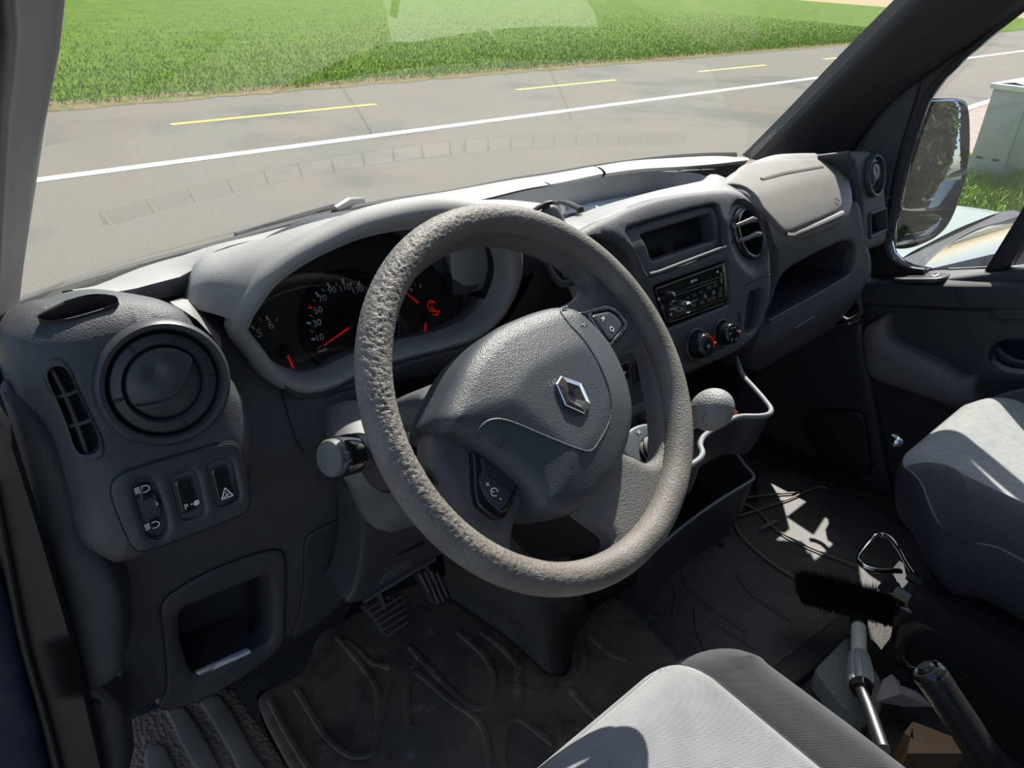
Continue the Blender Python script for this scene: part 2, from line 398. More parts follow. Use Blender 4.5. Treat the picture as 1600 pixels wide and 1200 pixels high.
obj('verge_edge', loft([[(x, edge_y(x)-.10+.05*math.sin(5*x)+.04*math.sin(13*x), GZ+.004) for x in np.linspace(-5, 40, 200)], [(x, edge_y(x)+.10, GZ+.035) for x in np.linspace(-5, 40, 200)], [(x, edge_y(x)+.35, GZ+.04) for x in np.linspace(-5, 40, 200)]]), M['soil'], kind='structure', label='brown dry edge of the lawn along the road')
# grass blades: fine geometry nobody could count
nb = 90000
bx = rng.uniform(-3, 34, nb); by = edge_y(bx) + .05 + np.abs(rng.exponential(3.2, nb)); by = np.where(by > edge_y(bx)+16, edge_y(bx)+rng.uniform(0, 16, nb), by)
hgt = rng.uniform(.03, .085, nb); an = rng.uniform(0, math.tau, nb); wd = rng.uniform(.006, .014, nb); ln = rng.normal(0, .03, (nb, 2))
bz = GZ + .012*np.maximum(by-edge_y(bx), 0) + .01
A = np.stack([bx-np.cos(an)*wd, by-np.sin(an)*wd, bz], 1); B = np.stack([bx+np.cos(an)*wd, by+np.sin(an)*wd, bz], 1); Cc = np.stack([bx+ln[:, 0], by+ln[:, 1], bz+hgt], 1)
V = np.stack([A, B, Cc], 1).reshape(-1, 3); me = bpy.data.meshes.new('grass')
me.vertices.add(nb*3); me.vertices.foreach_set('co', V.ravel()); me.loops.add(nb*3); me.loops.foreach_set('vertex_index', np.arange(nb*3)); me.polygons.add(nb)
me.polygons.foreach_set('loop_start', np.arange(0, nb*3, 3)); me.update(calc_edges=True); me.materials.append(M['blade'])
gro = bpy.data.objects.new('grass', me); COL.objects.link(gro); gro['kind'] = 'stuff'; gro['label'] = 'bright green meadow grass beyond the road'; gro['category'] = 'grass'

# verge with pavement, kerb and utility cabinet on the passenger side
obj('kerb', loft([resample([(4.5, 2.95, z), (9, 3.55, z), (13.8, 4.05, z), (17.4, 4.34, z), (30, 5.2, z)], 30) + np.array([0, dy, 0]) for z, dy in ((GZ-.02, 0), (GZ+.08, 0), (GZ+.08, -.14), (GZ-.02, -.14))]), M['kerb'], kind='structure')
obj('pavement', flat([(4.5, 2.86), (9, 3.45), (13.8, 3.95), (17.4, 4.24), (30, 5.1), (30, -6), (4.5, -6)], GZ-.1, GZ+.07), M['pave'], kind='structure')
verge_pts = [(5.2, 1.9), (7.0, 2.35), (9.2, 2.55), (11.2, 2.3), (12, 1.4), (12, -5.9), (5.2, -5.9)]
obj('verge_ground', flat(verge_pts, GZ, GZ+.09), M['grass'], kind='structure')
nb = 26000
bx = rng.uniform(5.3, 11.5, nb); by = rng.uniform(-3, 2.45, nb); ok = inside(np.stack([bx, by], 1), np.array(verge_pts)*.985+np.array([.12, 0])); ok &= ~((bx > 8.2) & (bx < 9.2) & (by > 1.78) & (by < 2.22)); bx, by = bx[ok], by[ok]; nb = len(bx)
hgt = rng.uniform(.04, .17, nb)*(1-.5*rng.random(nb)); an = rng.uniform(0, math.tau, nb); wd = rng.uniform(.005, .016, nb); ln = rng.normal(0, .06, (nb, 2)); bz = np.full(nb, GZ+.085)
A = np.stack([bx-np.cos(an)*wd, by-np.sin(an)*wd, bz], 1); B = np.stack([bx+np.cos(an)*wd, by+np.sin(an)*wd, bz], 1); Cc = np.stack([bx+ln[:, 0], by+ln[:, 1], bz+hgt], 1)
V = np.stack([A, B, Cc], 1).reshape(-1, 3); me = bpy.data.meshes.new('verge_grass')
me.vertices.add(nb*3); me.vertices.foreach_set('co', V.ravel()); me.loops.add(nb*3); me.loops.foreach_set('vertex_index', np.arange(nb*3)); me.polygons.add(nb)
me.polygons.foreach_set('loop_start', np.arange(0, nb*3, 3)); me.update(calc_edges=True); me.materials.append(M['blade'])
gro = bpy.data.objects.new('verge_grass', me); COL.objects.link(gro); gro['kind'] = 'stuff'; gro['label'] = 'tall rough grass around the utility cabinet'; gro['category'] = 'grass'
# utility cabinet: concrete-grey box with overhanging cap, two vents low on the side
M['cab'] = mat('grey_green_cabinet', (.36, .37, .31), .6, [('noise', 60, .15, .002)], .08, 3)
M['cabtop'] = mat('pale_cabinet_cap', (.62, .60, .52), .6, var=.08)
cx0, cx1, cy0, cy1, cz = 8.26, 9.12, 1.84, 2.16, -.50
t = thing('utility_cabinet', 'grey-green metal utility cabinet with pale cap standing in the verge grass', 'cabinet', ((cx0+cx1)/2, (cy0+cy1)/2, GZ+.05))
cm = ((cx0+cx1)/2, (cy0+cy1)/2)
obj('body', box((*cm, (GZ+cz)/2), AX, (cx1-cx0, cy1-cy0, cz-GZ), .012), M['cab'], t)
obj('cap', [box((*cm, cz+.025), AX, (cx1-cx0+.06, cy1-cy0+.06, .05), .012), loft([[(cm[0]-.4, cm[1]-.14, cz+.05), (cm[0]+.4, cm[1]-.14, cz+.05)], [(cm[0]-.4, cm[1], cz+.075), (cm[0]+.4, cm[1], cz+.075)], [(cm[0]-.4, cm[1]+.14, cz+.05), (cm[0]+.4, cm[1]+.14, cz+.05)]])], M['cabtop'], t)
obj('door', [box((cm[0], cy0-.004, (GZ+cz)/2+.05), AX, (cx1-cx0-.08, .012, cz-GZ-.2), .004)], M['cab'], t)
for yy in (cy0+.09, cy0+.24): obj('vent', box((cx0-.003, yy, GZ+.26), AX, (.012, .055, .022), .003), M['black'], t)
obj('lock', lathe((cm[0]+.3, cy0-.012, -.95), (0, -1, 0), [(.02, 0), (.02, .015), (.012, .018), (0, .018)], 12), M['steel'], t)

# neighbouring parked car, seen below the passenger window
M['carp'] = mat('silver_blue_car_paint', (.20, .25, .33), .12, coat=1.0, metal=.35)
M['carg2'] = mat('pale_green_car_paint', (.13, .17, .13), .35, coat=.15)
M['carg'] = mat('dark_car_glass', (.02, .025, .03), .05, coat=.5)
t = thing('parked_car', 'silver-blue car parked close beside the passenger window', 'car', (3.3, .6, GZ))
BX = 3.20; YB = .56                                 # car centre line, foot of its windscreen
def bonnet(y):
    k = np.clip((y-YB)/.72, 0, 1); zt = -.585-.10*k**2-.10*max(0, k-.8)/.2; wx = .76-.12*k**2
    return [(BX+wx*a_, y, zt+b_) for a_, b_ in [(-1, -.60), (-1.01, -.34), (-.99, -.13), (-.93, -.05), (-.7, -.012), (-.35, 0), (0, .006), (.35, 0), (.7, -.012), (.93, -.05), (.99, -.13), (1.01, -.34), (1, -.60)]]
obj('bonnet', loft([resample(catmull(bonnet(y), 4), 48) for y in np.linspace(YB+.05, YB+.72, 10)]+[[(BX+.60*math.cos(math.pi+math.pi*i/47), YB+.78, -1.1+.08*math.sin(math.pi*i/47)) for i in range(48)]]), M['carg2'], t)
sc_ = np.linspace(-1, 1, 18); wsr = lambda y, z, w: [(BX+w*s_, y-.07*s_*s_, z-.02*s_*s_) for s_ in sc_]
obj('cowl', loft([wsr(YB+.10, -.588, .72), wsr(YB+.03, -.60, .73), wsr(YB-.01, -.575, .73)]), M['black'], t)
obj('windscreen', loft([wsr(YB-.01, -.575, .73), wsr(YB-.42, -.33, .68), wsr(YB-.80, -.10, .62)], k=4), M['carg'], t)
obj('roof', loft([wsr(YB-.80, -.10, .62), wsr(YB-1.3, -.02, .62), wsr(YB-2.6, -.04, .61), wsr(YB-3.3, -.15, .58)], k=4), M['carp'], t)
for sg_ in (-1, 1):
    obj('side', loft([[(BX+sg_*w, y, z) for y in np.linspace(YB-3.3, YB+.05, 12)] for w, z in ((.74, -1.2), (.78, -.9), (.765, -.62))], k=3), M['carp'], t)
    obj('side_glass', loft([[(BX+sg_*.765, YB+.0, -.62), (BX+sg_*.765, YB-3.3, -.62)], [(BX+sg_*.61, YB-.85, -.13), (BX+sg_*.6, YB-3.2, -.17)]], n=8), M['carg'], t)
wpa = [at((1484, 389), 'z', -.575), at((1520, 372), 'z', -.57), at((1572, 360), 'z', -.57)]; obj('wiper', tube(wpa, .010, 8), M['black'], t)
for wx_ in (BX-.72, BX+.72): obj('wheel', lathe((wx_, YB+.25, GZ+.30), (1, 0, 0), [(.0, -.07), (.2, -.07), (.28, -.08), (.30, -.06), (.30, .06), (.28, .08), (.2, .07), (0, .07)], 28), M['rubber'], t)

# trees behind the van that the mirror reflects
M['leaf'] = noise_mix('dark_tree_leaves', [(.02, .035, .012), (.05, .075, .02, .4, .6), (.10, .12, .05, .62, .75)], [3, 9], .6)
M['bark'] = mat('tree_bark', (.09, .07, .05), .9, [('noise', 30, .6, .02)])
def tree(x, y, h, r, seed):
    g = np.random.default_rng(seed)
    t = thing('broadleaf_tree', None, 'tree', (x, y, GZ), 'trees standing behind the van')
    t['label'] = ['nearest dark tree behind the van, seen in the door mirror', 'dark broadleaf tree behind the van, second along the verge', 'dark tree third along the verge behind the van', 'tall dark tree in the second row, behind the gap between the first two', 'tall dark tree in the second row, farthest from the van'][seed-100]
    obj('trunk', tube([(x, y, GZ), (x+.1, y, GZ+h*.35), (x, y+.1, GZ+h*.7)], [.22, .16, .08], 9), M['bark'], t)
    n = 8000; p = g.normal(size=(n, 3)); p /= np.linalg.norm(p, axis=1)[:, None]; p *= (g.random(n)**.4)[:, None]; p = p*np.array([r, r, h*.47])+np.array([x, y, GZ+h*.5])
    a = g.normal(size=(n, 3))*.13; b = g.normal(size=(n, 3))*.13
    V = np.stack([p-a, p-b, p+a, p+b], 1).reshape(-1, 3); F = [(4*i, 4*i+1, 4*i+2, 4*i+3) for i in range(n)]
    obj('foliage', (V, F), M['leaf'], t, kind='stuff')
for i, (x, y, h, r) in enumerate([(3.0, -7.0, 6, 1.4), (6.5, -7.0, 6.5, 1.45), (10.2, -7.4, 6.5, 1.5), (4.7, -10.9, 8, 1.5), (8.4, -11.1, 8, 1.5)]): tree(x, y, h, r, 100+i)

# ================================================================== van shell
FZ = -.74                                          # cab floor
M['floor'] = mat('grained_floor_rubber', (.035, .033, .031), .7, [('vor', 260, .7, .0018)], .2, 8, dirt=((.11, .085, .06), .5, 7))
obj('floor', box((.45, -.35, FZ-.03), AX, (1.80, 2.4, .06), 0), M['floor'], kind='structure')
M['lining'] = mat('grey_headlining', (.33, .33, .32), .9)
obj('ceiling', loft([[( -.40, -.10, .82), (.43, -.08, .87), (1.26, -.10, .82)], [(-.44, -.6, .93), (.43, -.6, .98), (1.30, -.6, .93)], [(-.44, -1.5, .93), (.43, -1.5, .98), (1.30, -1.5, .93)]], n=12, k=3), M['lining'], kind='structure')
obj('wall_back', box((.43, -1.45, .1), AX, (1.78, .03, 1.75), 0), M['dark2'], kind='structure')
obj('wall_front', loft([[(-.44, .56, -.06), (.43, .66, -.06), (1.36, .56, -.06)], [(-.44, .60, -.5), (.43, .72, -.5), (1.36, .60, -.5)], [(-.44, .72, FZ-.05), (.43, .80, FZ-.05), (1.36, .72, FZ-.05)]], n=10, k=3), M['void'], kind='structure')
# body behind the passenger door and outer skin (blue), seen in the mirror
obj('wall_right', [box((1.30, -1.15, -.05), AX, (.04, .62, 1.9), 0), box((1.39, -2.9, -.02), AX, (.03, 4.1, 2.0), .01), box((1.39, -.25, -.68), AX, (.03, 1.2, .76), .01)], M['blue'], kind='structure')

obj('wall_side', [box((1.325, .40, -.56), AX, (.03, .80, .50), 0), box((1.335, -.4, -.62), AX, (.03, 1.9, .5), 0)], M['void'], kind='structure')
# windscreen glass
def glassmat(name, tint, dirt, dscale, ior=1.5):
    m_ = bpy.data.materials.new(name); m_.use_nodes = True; nt = m_.node_tree; N = nt.nodes.new; Lk = nt.links.new
    for n_ in list(nt.nodes): nt.nodes.remove(n_)
    out = N('ShaderNodeOutputMaterial'); tr = N('ShaderNodeBsdfTransparent'); tr.inputs[0].default_value = (*tint, 1)
    gl = N('ShaderNodeBsdfGlossy'); gl.inputs['Roughness'].default_value = .015; fr = N('ShaderNodeFresnel'); fr.inputs[0].default_value = ior
    mx = N('ShaderNodeMixShader'); Lk(fr.outputs[0], mx.inputs[0]); Lk(tr.outputs[0], mx.inputs[1]); Lk(gl.outputs[0], mx.inputs[2])
    tl = N('ShaderNodeBsdfTranslucent'); tl.inputs[0].default_value = (.85, .84, .80, 1); m2 = N('ShaderNodeMixShader')
    tc = N('ShaderNodeTexCoord'); nz = N('ShaderNodeTexNoise'); nz.inputs['Scale'].default_value = dscale; nz.inputs['Detail'].default_value = 8; Lk(tc.outputs['Object'], nz.inputs[0])
    mr = N('ShaderNodeMapRange'); mr.inputs[1].default_value = .35; mr.inputs[2].default_value = .75; mr.inputs[3].default_value = dirt*.7; mr.inputs[4].default_value = dirt*1.4; Lk(nz.outputs[0], mr.inputs[0])
    Lk(mr.outputs[0], m2.inputs[0]); Lk(mx.outputs[0], m2.inputs[1]); Lk(tl.outputs[0], m2.inputs[2]); Lk(m2.outputs[0], out.inputs[0]); return m_
M['glass'] = glassmat('dusty_windscreen_glass', (.93, .955, .93), .006, 5, 1.42)
M['glass2'] = glassmat('side_window_glass', (.95, .96, .95), .03, 6)
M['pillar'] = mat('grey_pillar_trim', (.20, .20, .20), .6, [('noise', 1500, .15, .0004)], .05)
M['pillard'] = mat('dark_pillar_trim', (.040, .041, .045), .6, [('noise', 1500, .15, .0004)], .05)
# left A pillar: inner edge follows the screen, face bulges towards the driver
inn = [((128, -90), .07), ((103, 0), .14), ((75, 170), .26), ((55, 300), .35), ((34, 440), .44), ((27, 520), .48)]
outr = [((31, -90), -.01), ((19, 0), .05), ((10, 170), .15), ((4, 300), .23), ((-2, 440), .31), ((-4, 520), .35)]
I = np.array([at(p, 'y', y) for p, y in inn]); O = np.array([at(p, 'y', y) for p, y in outr])
for A_ in (I, O):                                  # carry both edges up to the roof header
    pass
I = np.vstack([[(-.262, -.13, .82)], I[1:]]); O = np.vstack([[(-.385, -.17, .82)], O[1:]])
I = resample(catmull(I, 6), 40); O = resample(catmull(O, 6), 40)
I_LEFT = I.copy()
nrm = np.array([-.3, -.8, .3]); nrm /= np.linalg.norm(nrm)
rows = [I+np.array([.0, .05, .02]), I, I*.8+O*.2+nrm*.010, I*.5+O*.5+nrm*.015, I*.2+O*.8+nrm*.010, O, O+np.array([-.02, .06, 0])]
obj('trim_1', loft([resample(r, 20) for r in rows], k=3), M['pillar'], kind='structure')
seal = [resample(O+np.array(d), 20) for d in ((0, 0, 0), (-.006, -.008, .0), (-.02, -.012, 0), (-.035, -.004, 0), (-.06, .02, 0), (-.08, .08, 0))]
obj('trim_2', loft(seal, k=2), M['black'], kind='structure', label='black rubber door seal')
obj('trim_14', loft([resample(r, 20) for r in (CAM+(I-CAM)*1.08+np.array([-.016, 0, 0]), I*.5+O*.5+np.array([-.04, .08, .05]), O+np.array([-.09, .05, .03]))], k=3), M['blue'], kind='structure', label='outer body skin of the driver-side pillar')
# right A pillar
pin = [((1180, 250), 1.185), ((1190, 242), 1.18), ((1250, 183), 1.165), ((1350, 82), 1.14), ((1440, -6), 1.115), ((1530, -94), 1.09), ((1700, -260), 1.04)]
pout = [((1325, 250), 1.30), ((1337, 227), 1.30), ((1372, 178), 1.29), ((1420, 132), 1.27), ((1496, 72), 1.25), ((1590, -2), 1.22), ((1760, -130), 1.17)]
I = np.array([at(p, 'x', x) for p, x in pin]); O = np.array([at(p, 'x', x) for p, x in pout])
nr = np.array([-.75, -.55, .35]); nr /= np.linalg.norm(nr)
I, O = resample(I, 30), resample(O, 30)
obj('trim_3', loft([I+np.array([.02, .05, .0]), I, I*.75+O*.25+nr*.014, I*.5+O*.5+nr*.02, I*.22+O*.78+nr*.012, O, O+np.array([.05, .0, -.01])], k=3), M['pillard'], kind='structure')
obj('trim_15', loft([CAM+(I-CAM)*1.05+np.array([.02, 0, 0]), I*.5+O*.5+np.array([.06, .09, .06]), O+np.array([.10, .05, .04])], k=3), M['blue'], kind='structure', label='outer body skin of the passenger-side pillar')
obj('trim_4', tube(I+np.array([.008, .012, .004]), .006, 6), M['black'], kind='structure', label='black windscreen edge seal')
# glass spans the two inner pillar edges and bows forward in the middle
def edge_at(E, z):
    E = E[np.argsort(E[:, 2])]; k = np.polyfit(E[:, 2], E[:, :2], 2); return np.array([k[0]*z*z+k[1]*z+k[2]]).ravel()
rows = []; SS = np.linspace(-1, 1, 37)
for z in np.linspace(-.10, .80, 14):
    l_, r_ = edge_at(I_LEFT, z), edge_at(I, z); l_ = l_+np.array([.004, .012]); r_ = r_+np.array([-.004, .012]); yc = .745-.98*(z+.055)
    rows.append([((l_[0]+r_[0])/2+(r_[0]-l_[0])/2*q, l_[1]+(r_[1]-l_[1])*(q+1)/2+(yc-(l_[1]+r_[1])/2)*(1-q*q), z) for q in SS])
obj('window_1', loft(rows), M['glass'], kind='structure')
# black edge band (screen print) along the foot of the windscreen
D = S('D3', [(60, 1262), (260, 1193), (600, 1095), (980, 996), (1300, 905), (1600, 840)]) + [(700, 300.5), (800, 281), (860, 272), (930, 260), (1040, 246), (1100, 242), (1150, 241)]
bb = [atf(p, y_ws) for p in D]; bb = resample(catmull(bb, 6), 60)
obj('trim_5', loft([bb+np.array([0, .0, .0045]), bb+np.array([0, -.004, .001]), bb+np.array([0, -.004, -.03])]), M['black'], kind='structure', label='black band along the foot of the windscreen')

# ------------------------------------------------------------------ passenger door
M['doorb'] = mat('black_door_plastic', (.030, .033, .038), .55, [('vor', 800, .25, .0005)], .08)
DX = 1.27
DOOR = Fr((DX, 0, -.3), (-1, 0, 0))
gedge = [(1660, -40), (1600, 10), (1554, 46), (1500, 92), (1467, 125), (1446, 154), (1437, 179), (1427, 208), (1408, 267), (1396, 317), (1386, 367), (1384, 385), (1390, 400), (1402, 412), (1420, 420), (1445, 424)]
door = thing('door_1', 'black-panelled passenger door, closed', None, (DX, 0, FZ), kind='structure')
FRM = Fr((1.29, 0, 0), (-1, 0, 0))
outer = [(1330, 240), (1337, 227), (1372, 174), (1420, 127), (1496, 66), (1590, -8), (1680, -90)]
obj('window_frame', panel(FRM, FRM.uv(outer+gedge[0:1]+gedge[1:]+[(1445, 470), (1360, 460), (1345, 330)]), H=.006, r=.012, back=.035, sp=.02), M['black'], door)
tri = S('C6', [(345, 545), (400, 455), (470, 370), (560, 300), (572, 305), (545, 400), (505, 520), (470, 650), (452, 760), (440, 830), (400, 800)])
obj('mirror_triangle', panel(FRM, FRM.uv(tri, .006), off=.008, H=.005, r=.008, back=.01, sp=.02), M['doorb'], door)
wseal = FRM.xyz(gedge, .004); obj('window_seal', tube(resample(catmull(wseal, 5), 70), .007, 8), M['rubber'], door)
gl = FRM.uv(gedge+[(1480, 424), (1540, 421), (1700, 421), (1900, 421), (1900, -200)]); G_ = Fr((1.335, 0, 0), (-1, 0, 0))
obj('glass', panel(Fr((1.32, 0, 0), (-1, 0, 0)), gl, back=.004, sp=.05), M['glass2'], door)
bar0, bar1 = [(1534, 421), (1575, 421)], [(1612, 298), (1640, 310)]
q = FRM.uv([(1537, 424), (1572, 424), (1668, 268), (1633, 268)]); obj('divider_bar', panel(FRM, q, H=.003, r=.004, back=.03, sp=.02), M['black'], door)
# ledge under the glass
near = [(1340, 441), (1400, 443), (1460, 445), (1500, 446), (1600, 446), (1900, 446)]; far = [(1340, 430), (1400, 424), (1440, 424.5), (1490, 422), (1540, 420), (1600, 421), (1900, 421)]
N_ = resample(ats(near, 'x', DX-.015), 30); Fp = resample(ats(far, 'x', 1.315), 30)
drop = lambda P, dz, dx: P+np.array([dx, 0, dz])
obj('ledge', loft([Fp+np.array([0, 0, -.03]), Fp, Fp*.5+N_*.5+np.array([0, 0, .002]), N_+np.array([.004, 0, .001]), N_+np.array([0, 0, -.003]), N_+np.array([0, 0, -.05]), N_+np.array([.02, 0, -.065])]), M['doorb'], door)
obj('outer_sill', loft([Fp+np.array([-.004, 0, -.006]), Fp+np.array([.09, 0, -.02]), Fp+np.array([.10, 0, -.10])]), M['black'], door)
band = S('G5', [(672, 372), (1700, 366), (1700, 598), (1180, 600), (1150, 612), (1118, 658), (1100, 662), (790, 660), (750, 630), (700, 470)])
BF = Fr((DX-.016, 0, 0), (-1, 0, 0)); obj('grab_rail', panel(BF, BF.uv(band), H=.006, r=.008, back=.03, sp=.02), M['doorb'], door)
card = S('C7', [(470, 130), (700, 125), (1900, 120), (1900, 1600), (700, 1500), (600, 1200), (560, 1000), (520, 870), (480, 700), (455, 600), (440, 420), (440, 300)])
hand = S('C7', [(1035, 480), (1050, 430), (1085, 405), (1300, 400), (1420, 430), (1440, 500), (1400, 560), (1150, 552), (1090, 540), (1050, 515)])
obj('door_card', panel(DOOR, smooth_loop(DOOR.uv(card), 3), H=.01, r=.015, back=.06, holes=[smooth_loop(DOOR.uv(hand), 4)], hr=.008, hH=.006, hback=.03, sp=.025), M['doorb'], door)
HB = Fr((DX+.028, 0, 0), (-1, 0, 0)); obj('handle_recess', panel(HB, smooth_loop(DOOR.uv(hand), 4)*1.08-DOOR.uv(hand).mean(0)*.08, back=.004, sp=.03), M['void'], door)
hd = S('C7', [(1062, 440), (1090, 470), (1150, 500), (1260, 520), (1260, 540), (1140, 522), (1080, 490)])
obj('door_handle', panel(DOOR, smooth_loop(DOOR.uv(hd, .004), 4), off=.002, H=.003, r=.004, back=.02), M['void'], door)
pk = S('C7', [(448, 350), (500, 305), (540, 284), (556, 290), (558, 330), (562, 372), (600, 412), (700, 460), (800, 508), (850, 542), (905, 572), (965, 574), (975, 640), (990, 700), (880, 720), (800, 690), (640, 632), (500, 582), (465, 550), (447, 460)])
M['brown'] = mat('brown_grey_door_pocket', (.165, .146, .136), .6, [('noise', 1600, .15, .0004)], .05)
obj('pocket', panel(DOOR, smooth_loop(DOOR.uv(pk, .03), 3), off=.045, H=.022, r=.03, back=.05, sp=.012), M['brown'], door)
gh = S('G5', [(1150, 640), (1180, 625), (1700, 620), (1700, 800), (1250, 815), (1200, 780)])
obj('grab_recess', panel(DOOR, DOOR.uv(gh, .008), off=.010, H=.006, r=.008, back=.01), M['dark2'], door)
# window switch plate on the ledge
LZ = Fp*.5+N_*.5; k_ = int(np.argmin([abs(p[1]-at((1440, 433), 'x', 1.29)[1]) for p in LZ])); tl_ = LZ[k_+2]-LZ[k_-2]; tl_ /= np.linalg.norm(tl_)
SW = Fr(LZ[k_]+np.array([0, 0, .003]), np.cross(tl_, (1, 0, 0)) if np.cross(tl_, (1, 0, 0))[2] > 0 else -np.cross(tl_, (1, 0, 0)), up=(0, 1, 0))
so_ = smooth_loop(SW.uv(S('G5', [(-20, 230), (100, 205), (400, 195), (640, 190), (700, 205), (690, 240), (600, 285), (500, 300), (200, 305), (0, 300)])), 4)
obj('switch_plate', panel(SW, so_, off=.004, H=.003, r=.006, back=.006), M['dark2'], door)
obj('window_switch', panel(SW, SW.uv(S('G5', [(70, 240), (360, 232), (330, 262), (180, 266)]), .004), off=.0052, H=.001, r=.002, back=.003), M['void'], door)
obj('switch_symbol', [line_vf(SW, SW.uv(S('G5', q_), .005), .003, .0055) for q_ in ([(440, 235), (490, 255)], [(490, 255), (540, 220)], [(470, 262), (520, 240)])], M['white'], door)

# passenger footwell side wall
KW = Fr((1.255, 0, -.5), (-1, 0, 0))
kp = S('P', [(1190, 555), (1270, 520), (1345, 500), (1352, 560), (1378, 690), (1395, 800), (1440, 900), (1300, 900), (1180, 800), (1150, 650)])
obj('trim_6', panel(KW, KW.uv(kp), H=.01, r=.02, back=.03, sp=.03), M['dark2'], kind='structure', label='dark footwell side panel ahead of the passenger door')
sp_ = S('E7', [(690, 560), (760, 530), (1050, 540), (1230, 560), (1265, 590), (1300, 800), (1330, 1000), (1340, 1180), (1000, 1180), (820, 1040), (700, 850), (640, 690)])
obj('trim_7', panel(KW, smooth_loop(KW.uv(sp_, .008), 3), off=.012, H=.004, r=.006, back=.012, sp=.03), M['black'], kind='structure', label='dark speaker cover in the footwell side')

# ------------------------------------------------------------------ passenger door mirror
mt = at((1440, 270), 'x', 1.50); MN = np.array([-.451, -.881, .125]); MIR = Fr(mt, MN)
def mloop(c, pts, h=0): return smooth_loop(MIR.uv(S(c, pts), h), 4)
mirror = thing('door_mirror', 'tall dark door mirror with two glasses outside the passenger window', 'mirror', mt+np.array([0, 0, -.15]))
hs = [(570, 385), (600, 370), (660, 366), (725, 370), (752, 385), (761, 420), (760, 500), (750, 620), (725, 740), (690, 830), (650, 880), (590, 915), (520, 935), (470, 930), (445, 905), (440, 860), (470, 780), (500, 650), (540, 490)]
M['mirror'] = mat('mirror_glass', (.62, .68, .72), .02, metal=1, dirt=[((.5, .52, .5), .16, 90), ((.4, .42, .4), .25, 260)])
obj('housing', panel(MIR, mloop('C6', hs), H=.008, r=.012, back=.09, sp=.02, close=True), M['black'], mirror)
g1 = [(585, 392), (660, 374), (722, 378), (748, 400), (752, 480), (742, 620), (715, 730), (690, 770), (640, 785), (510, 790), (490, 778), (488, 750), (510, 650), (545, 500)]
obj('upper_glass', panel(MIR, mloop('C6', g1, .002), off=.003, H=.001, r=.004, back=.003, sp=.012, dome=lambda u, v, d: .012-((u-.02)**2+v**2)/2.2), M['mirror'], mirror)
g2 = [(490, 820), (530, 810), (640, 806), (655, 815), (652, 850), (620, 885), (560, 912), (500, 925), (478, 922), (470, 880), (474, 840)]
obj('lower_glass', panel(MIR, mloop('C6', g2, .002), off=.0035, H=.002, r=.03, back=.003, sp=.01, dome=lambda u, v, d: .35*np.minimum(d, .04)*.04), M['mirror'], mirror)
obj('bracket', tube([mt+np.array([.0, .05, -.12]), mt+np.array([-.1, .09, -.14]), (1.33, mt[1]+.10, mt[2]-.10)], [.03, .028, .035], 10), M['black'], mirror)
obj('divider', tube(MIR.xyz(S('C6', [(478, 798), (560, 797), (690, 790)]), .004), .005, 8), M['black'], mirror)

# wiper lying at the foot of the windscreen, outside
wp = S('D3', [(985, 992), (1100, 955), (1250, 908), (1390, 868)]); WP = [at(p, 'y', y_ws(at(p, 'y', .65)[0])+.02)+np.array([0, 0, .004]) for p in wp]
wip = thing('windscreen_wiper', 'thin black windscreen wiper lying outside the glass behind the wheel', 'wiper', WP[0])
obj('blade', tube(resample(catmull(WP, 6), 24), .0055, 6), M['rubber'], wip)
p0 = at(S('D3', [(1395, 872)])[0], 'y', .72); p1 = at(S('D3', [(1500, 845)])[0], 'y', .76)
obj('arm', tube([p0, (p0+p1)/2+np.array([0, 0, .006]), p1], [.006, .010, .012], 8), M['dark2'], wip)
# ================================================================== dashboard
dash = thing('dashboard', 'charcoal and grey van dashboard running across the whole cab', 'dashboard', (.43, .3, FZ))
# ---- top pad along the windscreen foot, three covers
def strip3(far, near, yn, lip=.012):
    A = resample(catmull([atf(p, lambda x: y_ws(x)-.150) for p in far], 5), 30); B = resample(catmull([at(p, 'y', yn) if not callable(yn) else atf(p, yn) for p in near], 5), 30)
    return loft([A+np.array([0, .01, -.03]), A, A*.6+B*.4+np.array([0, 0, .004]), A*.15+B*.85+np.array([0, 0, .003]), B, B+np.array([0, .004, -lip*.6]), B+np.array([0, .02, -lip])])
yn_ = lambda x: y_ws(x)-.245
obj('top_cover', strip3([(97, 455)]+S('D3', [(380, 1196), (600, 1110), (980, 1008), (1300, 917), (1600, 852)])+[(641, 309)], S('G2', [(-250, 1010), (0, 958), (120, 945), (400, 872), (700, 782)])+[(330, 395), (440, 366), (560, 342), (661, 321)], yn_, .034), M['grey'], dash)
obj('top_cover', strip3([(644, 308), (700, 299), (800, 281), (860, 272), (926, 260)], S('G3', [(225, 200), (590, 172)])+S('E3', [(0, 277), (300, 222), (600, 158)])+[(943, 271)], yn_), M['grey'], dash)
obj('top_cover', strip3([(930, 260), (980, 252), (1040, 247.5), (1130, 244), (1168, 249)], [(947, 271), (1000, 264), (1070, 260), (1120, 256), (1169, 250)], yn_), M['grey'], dash)
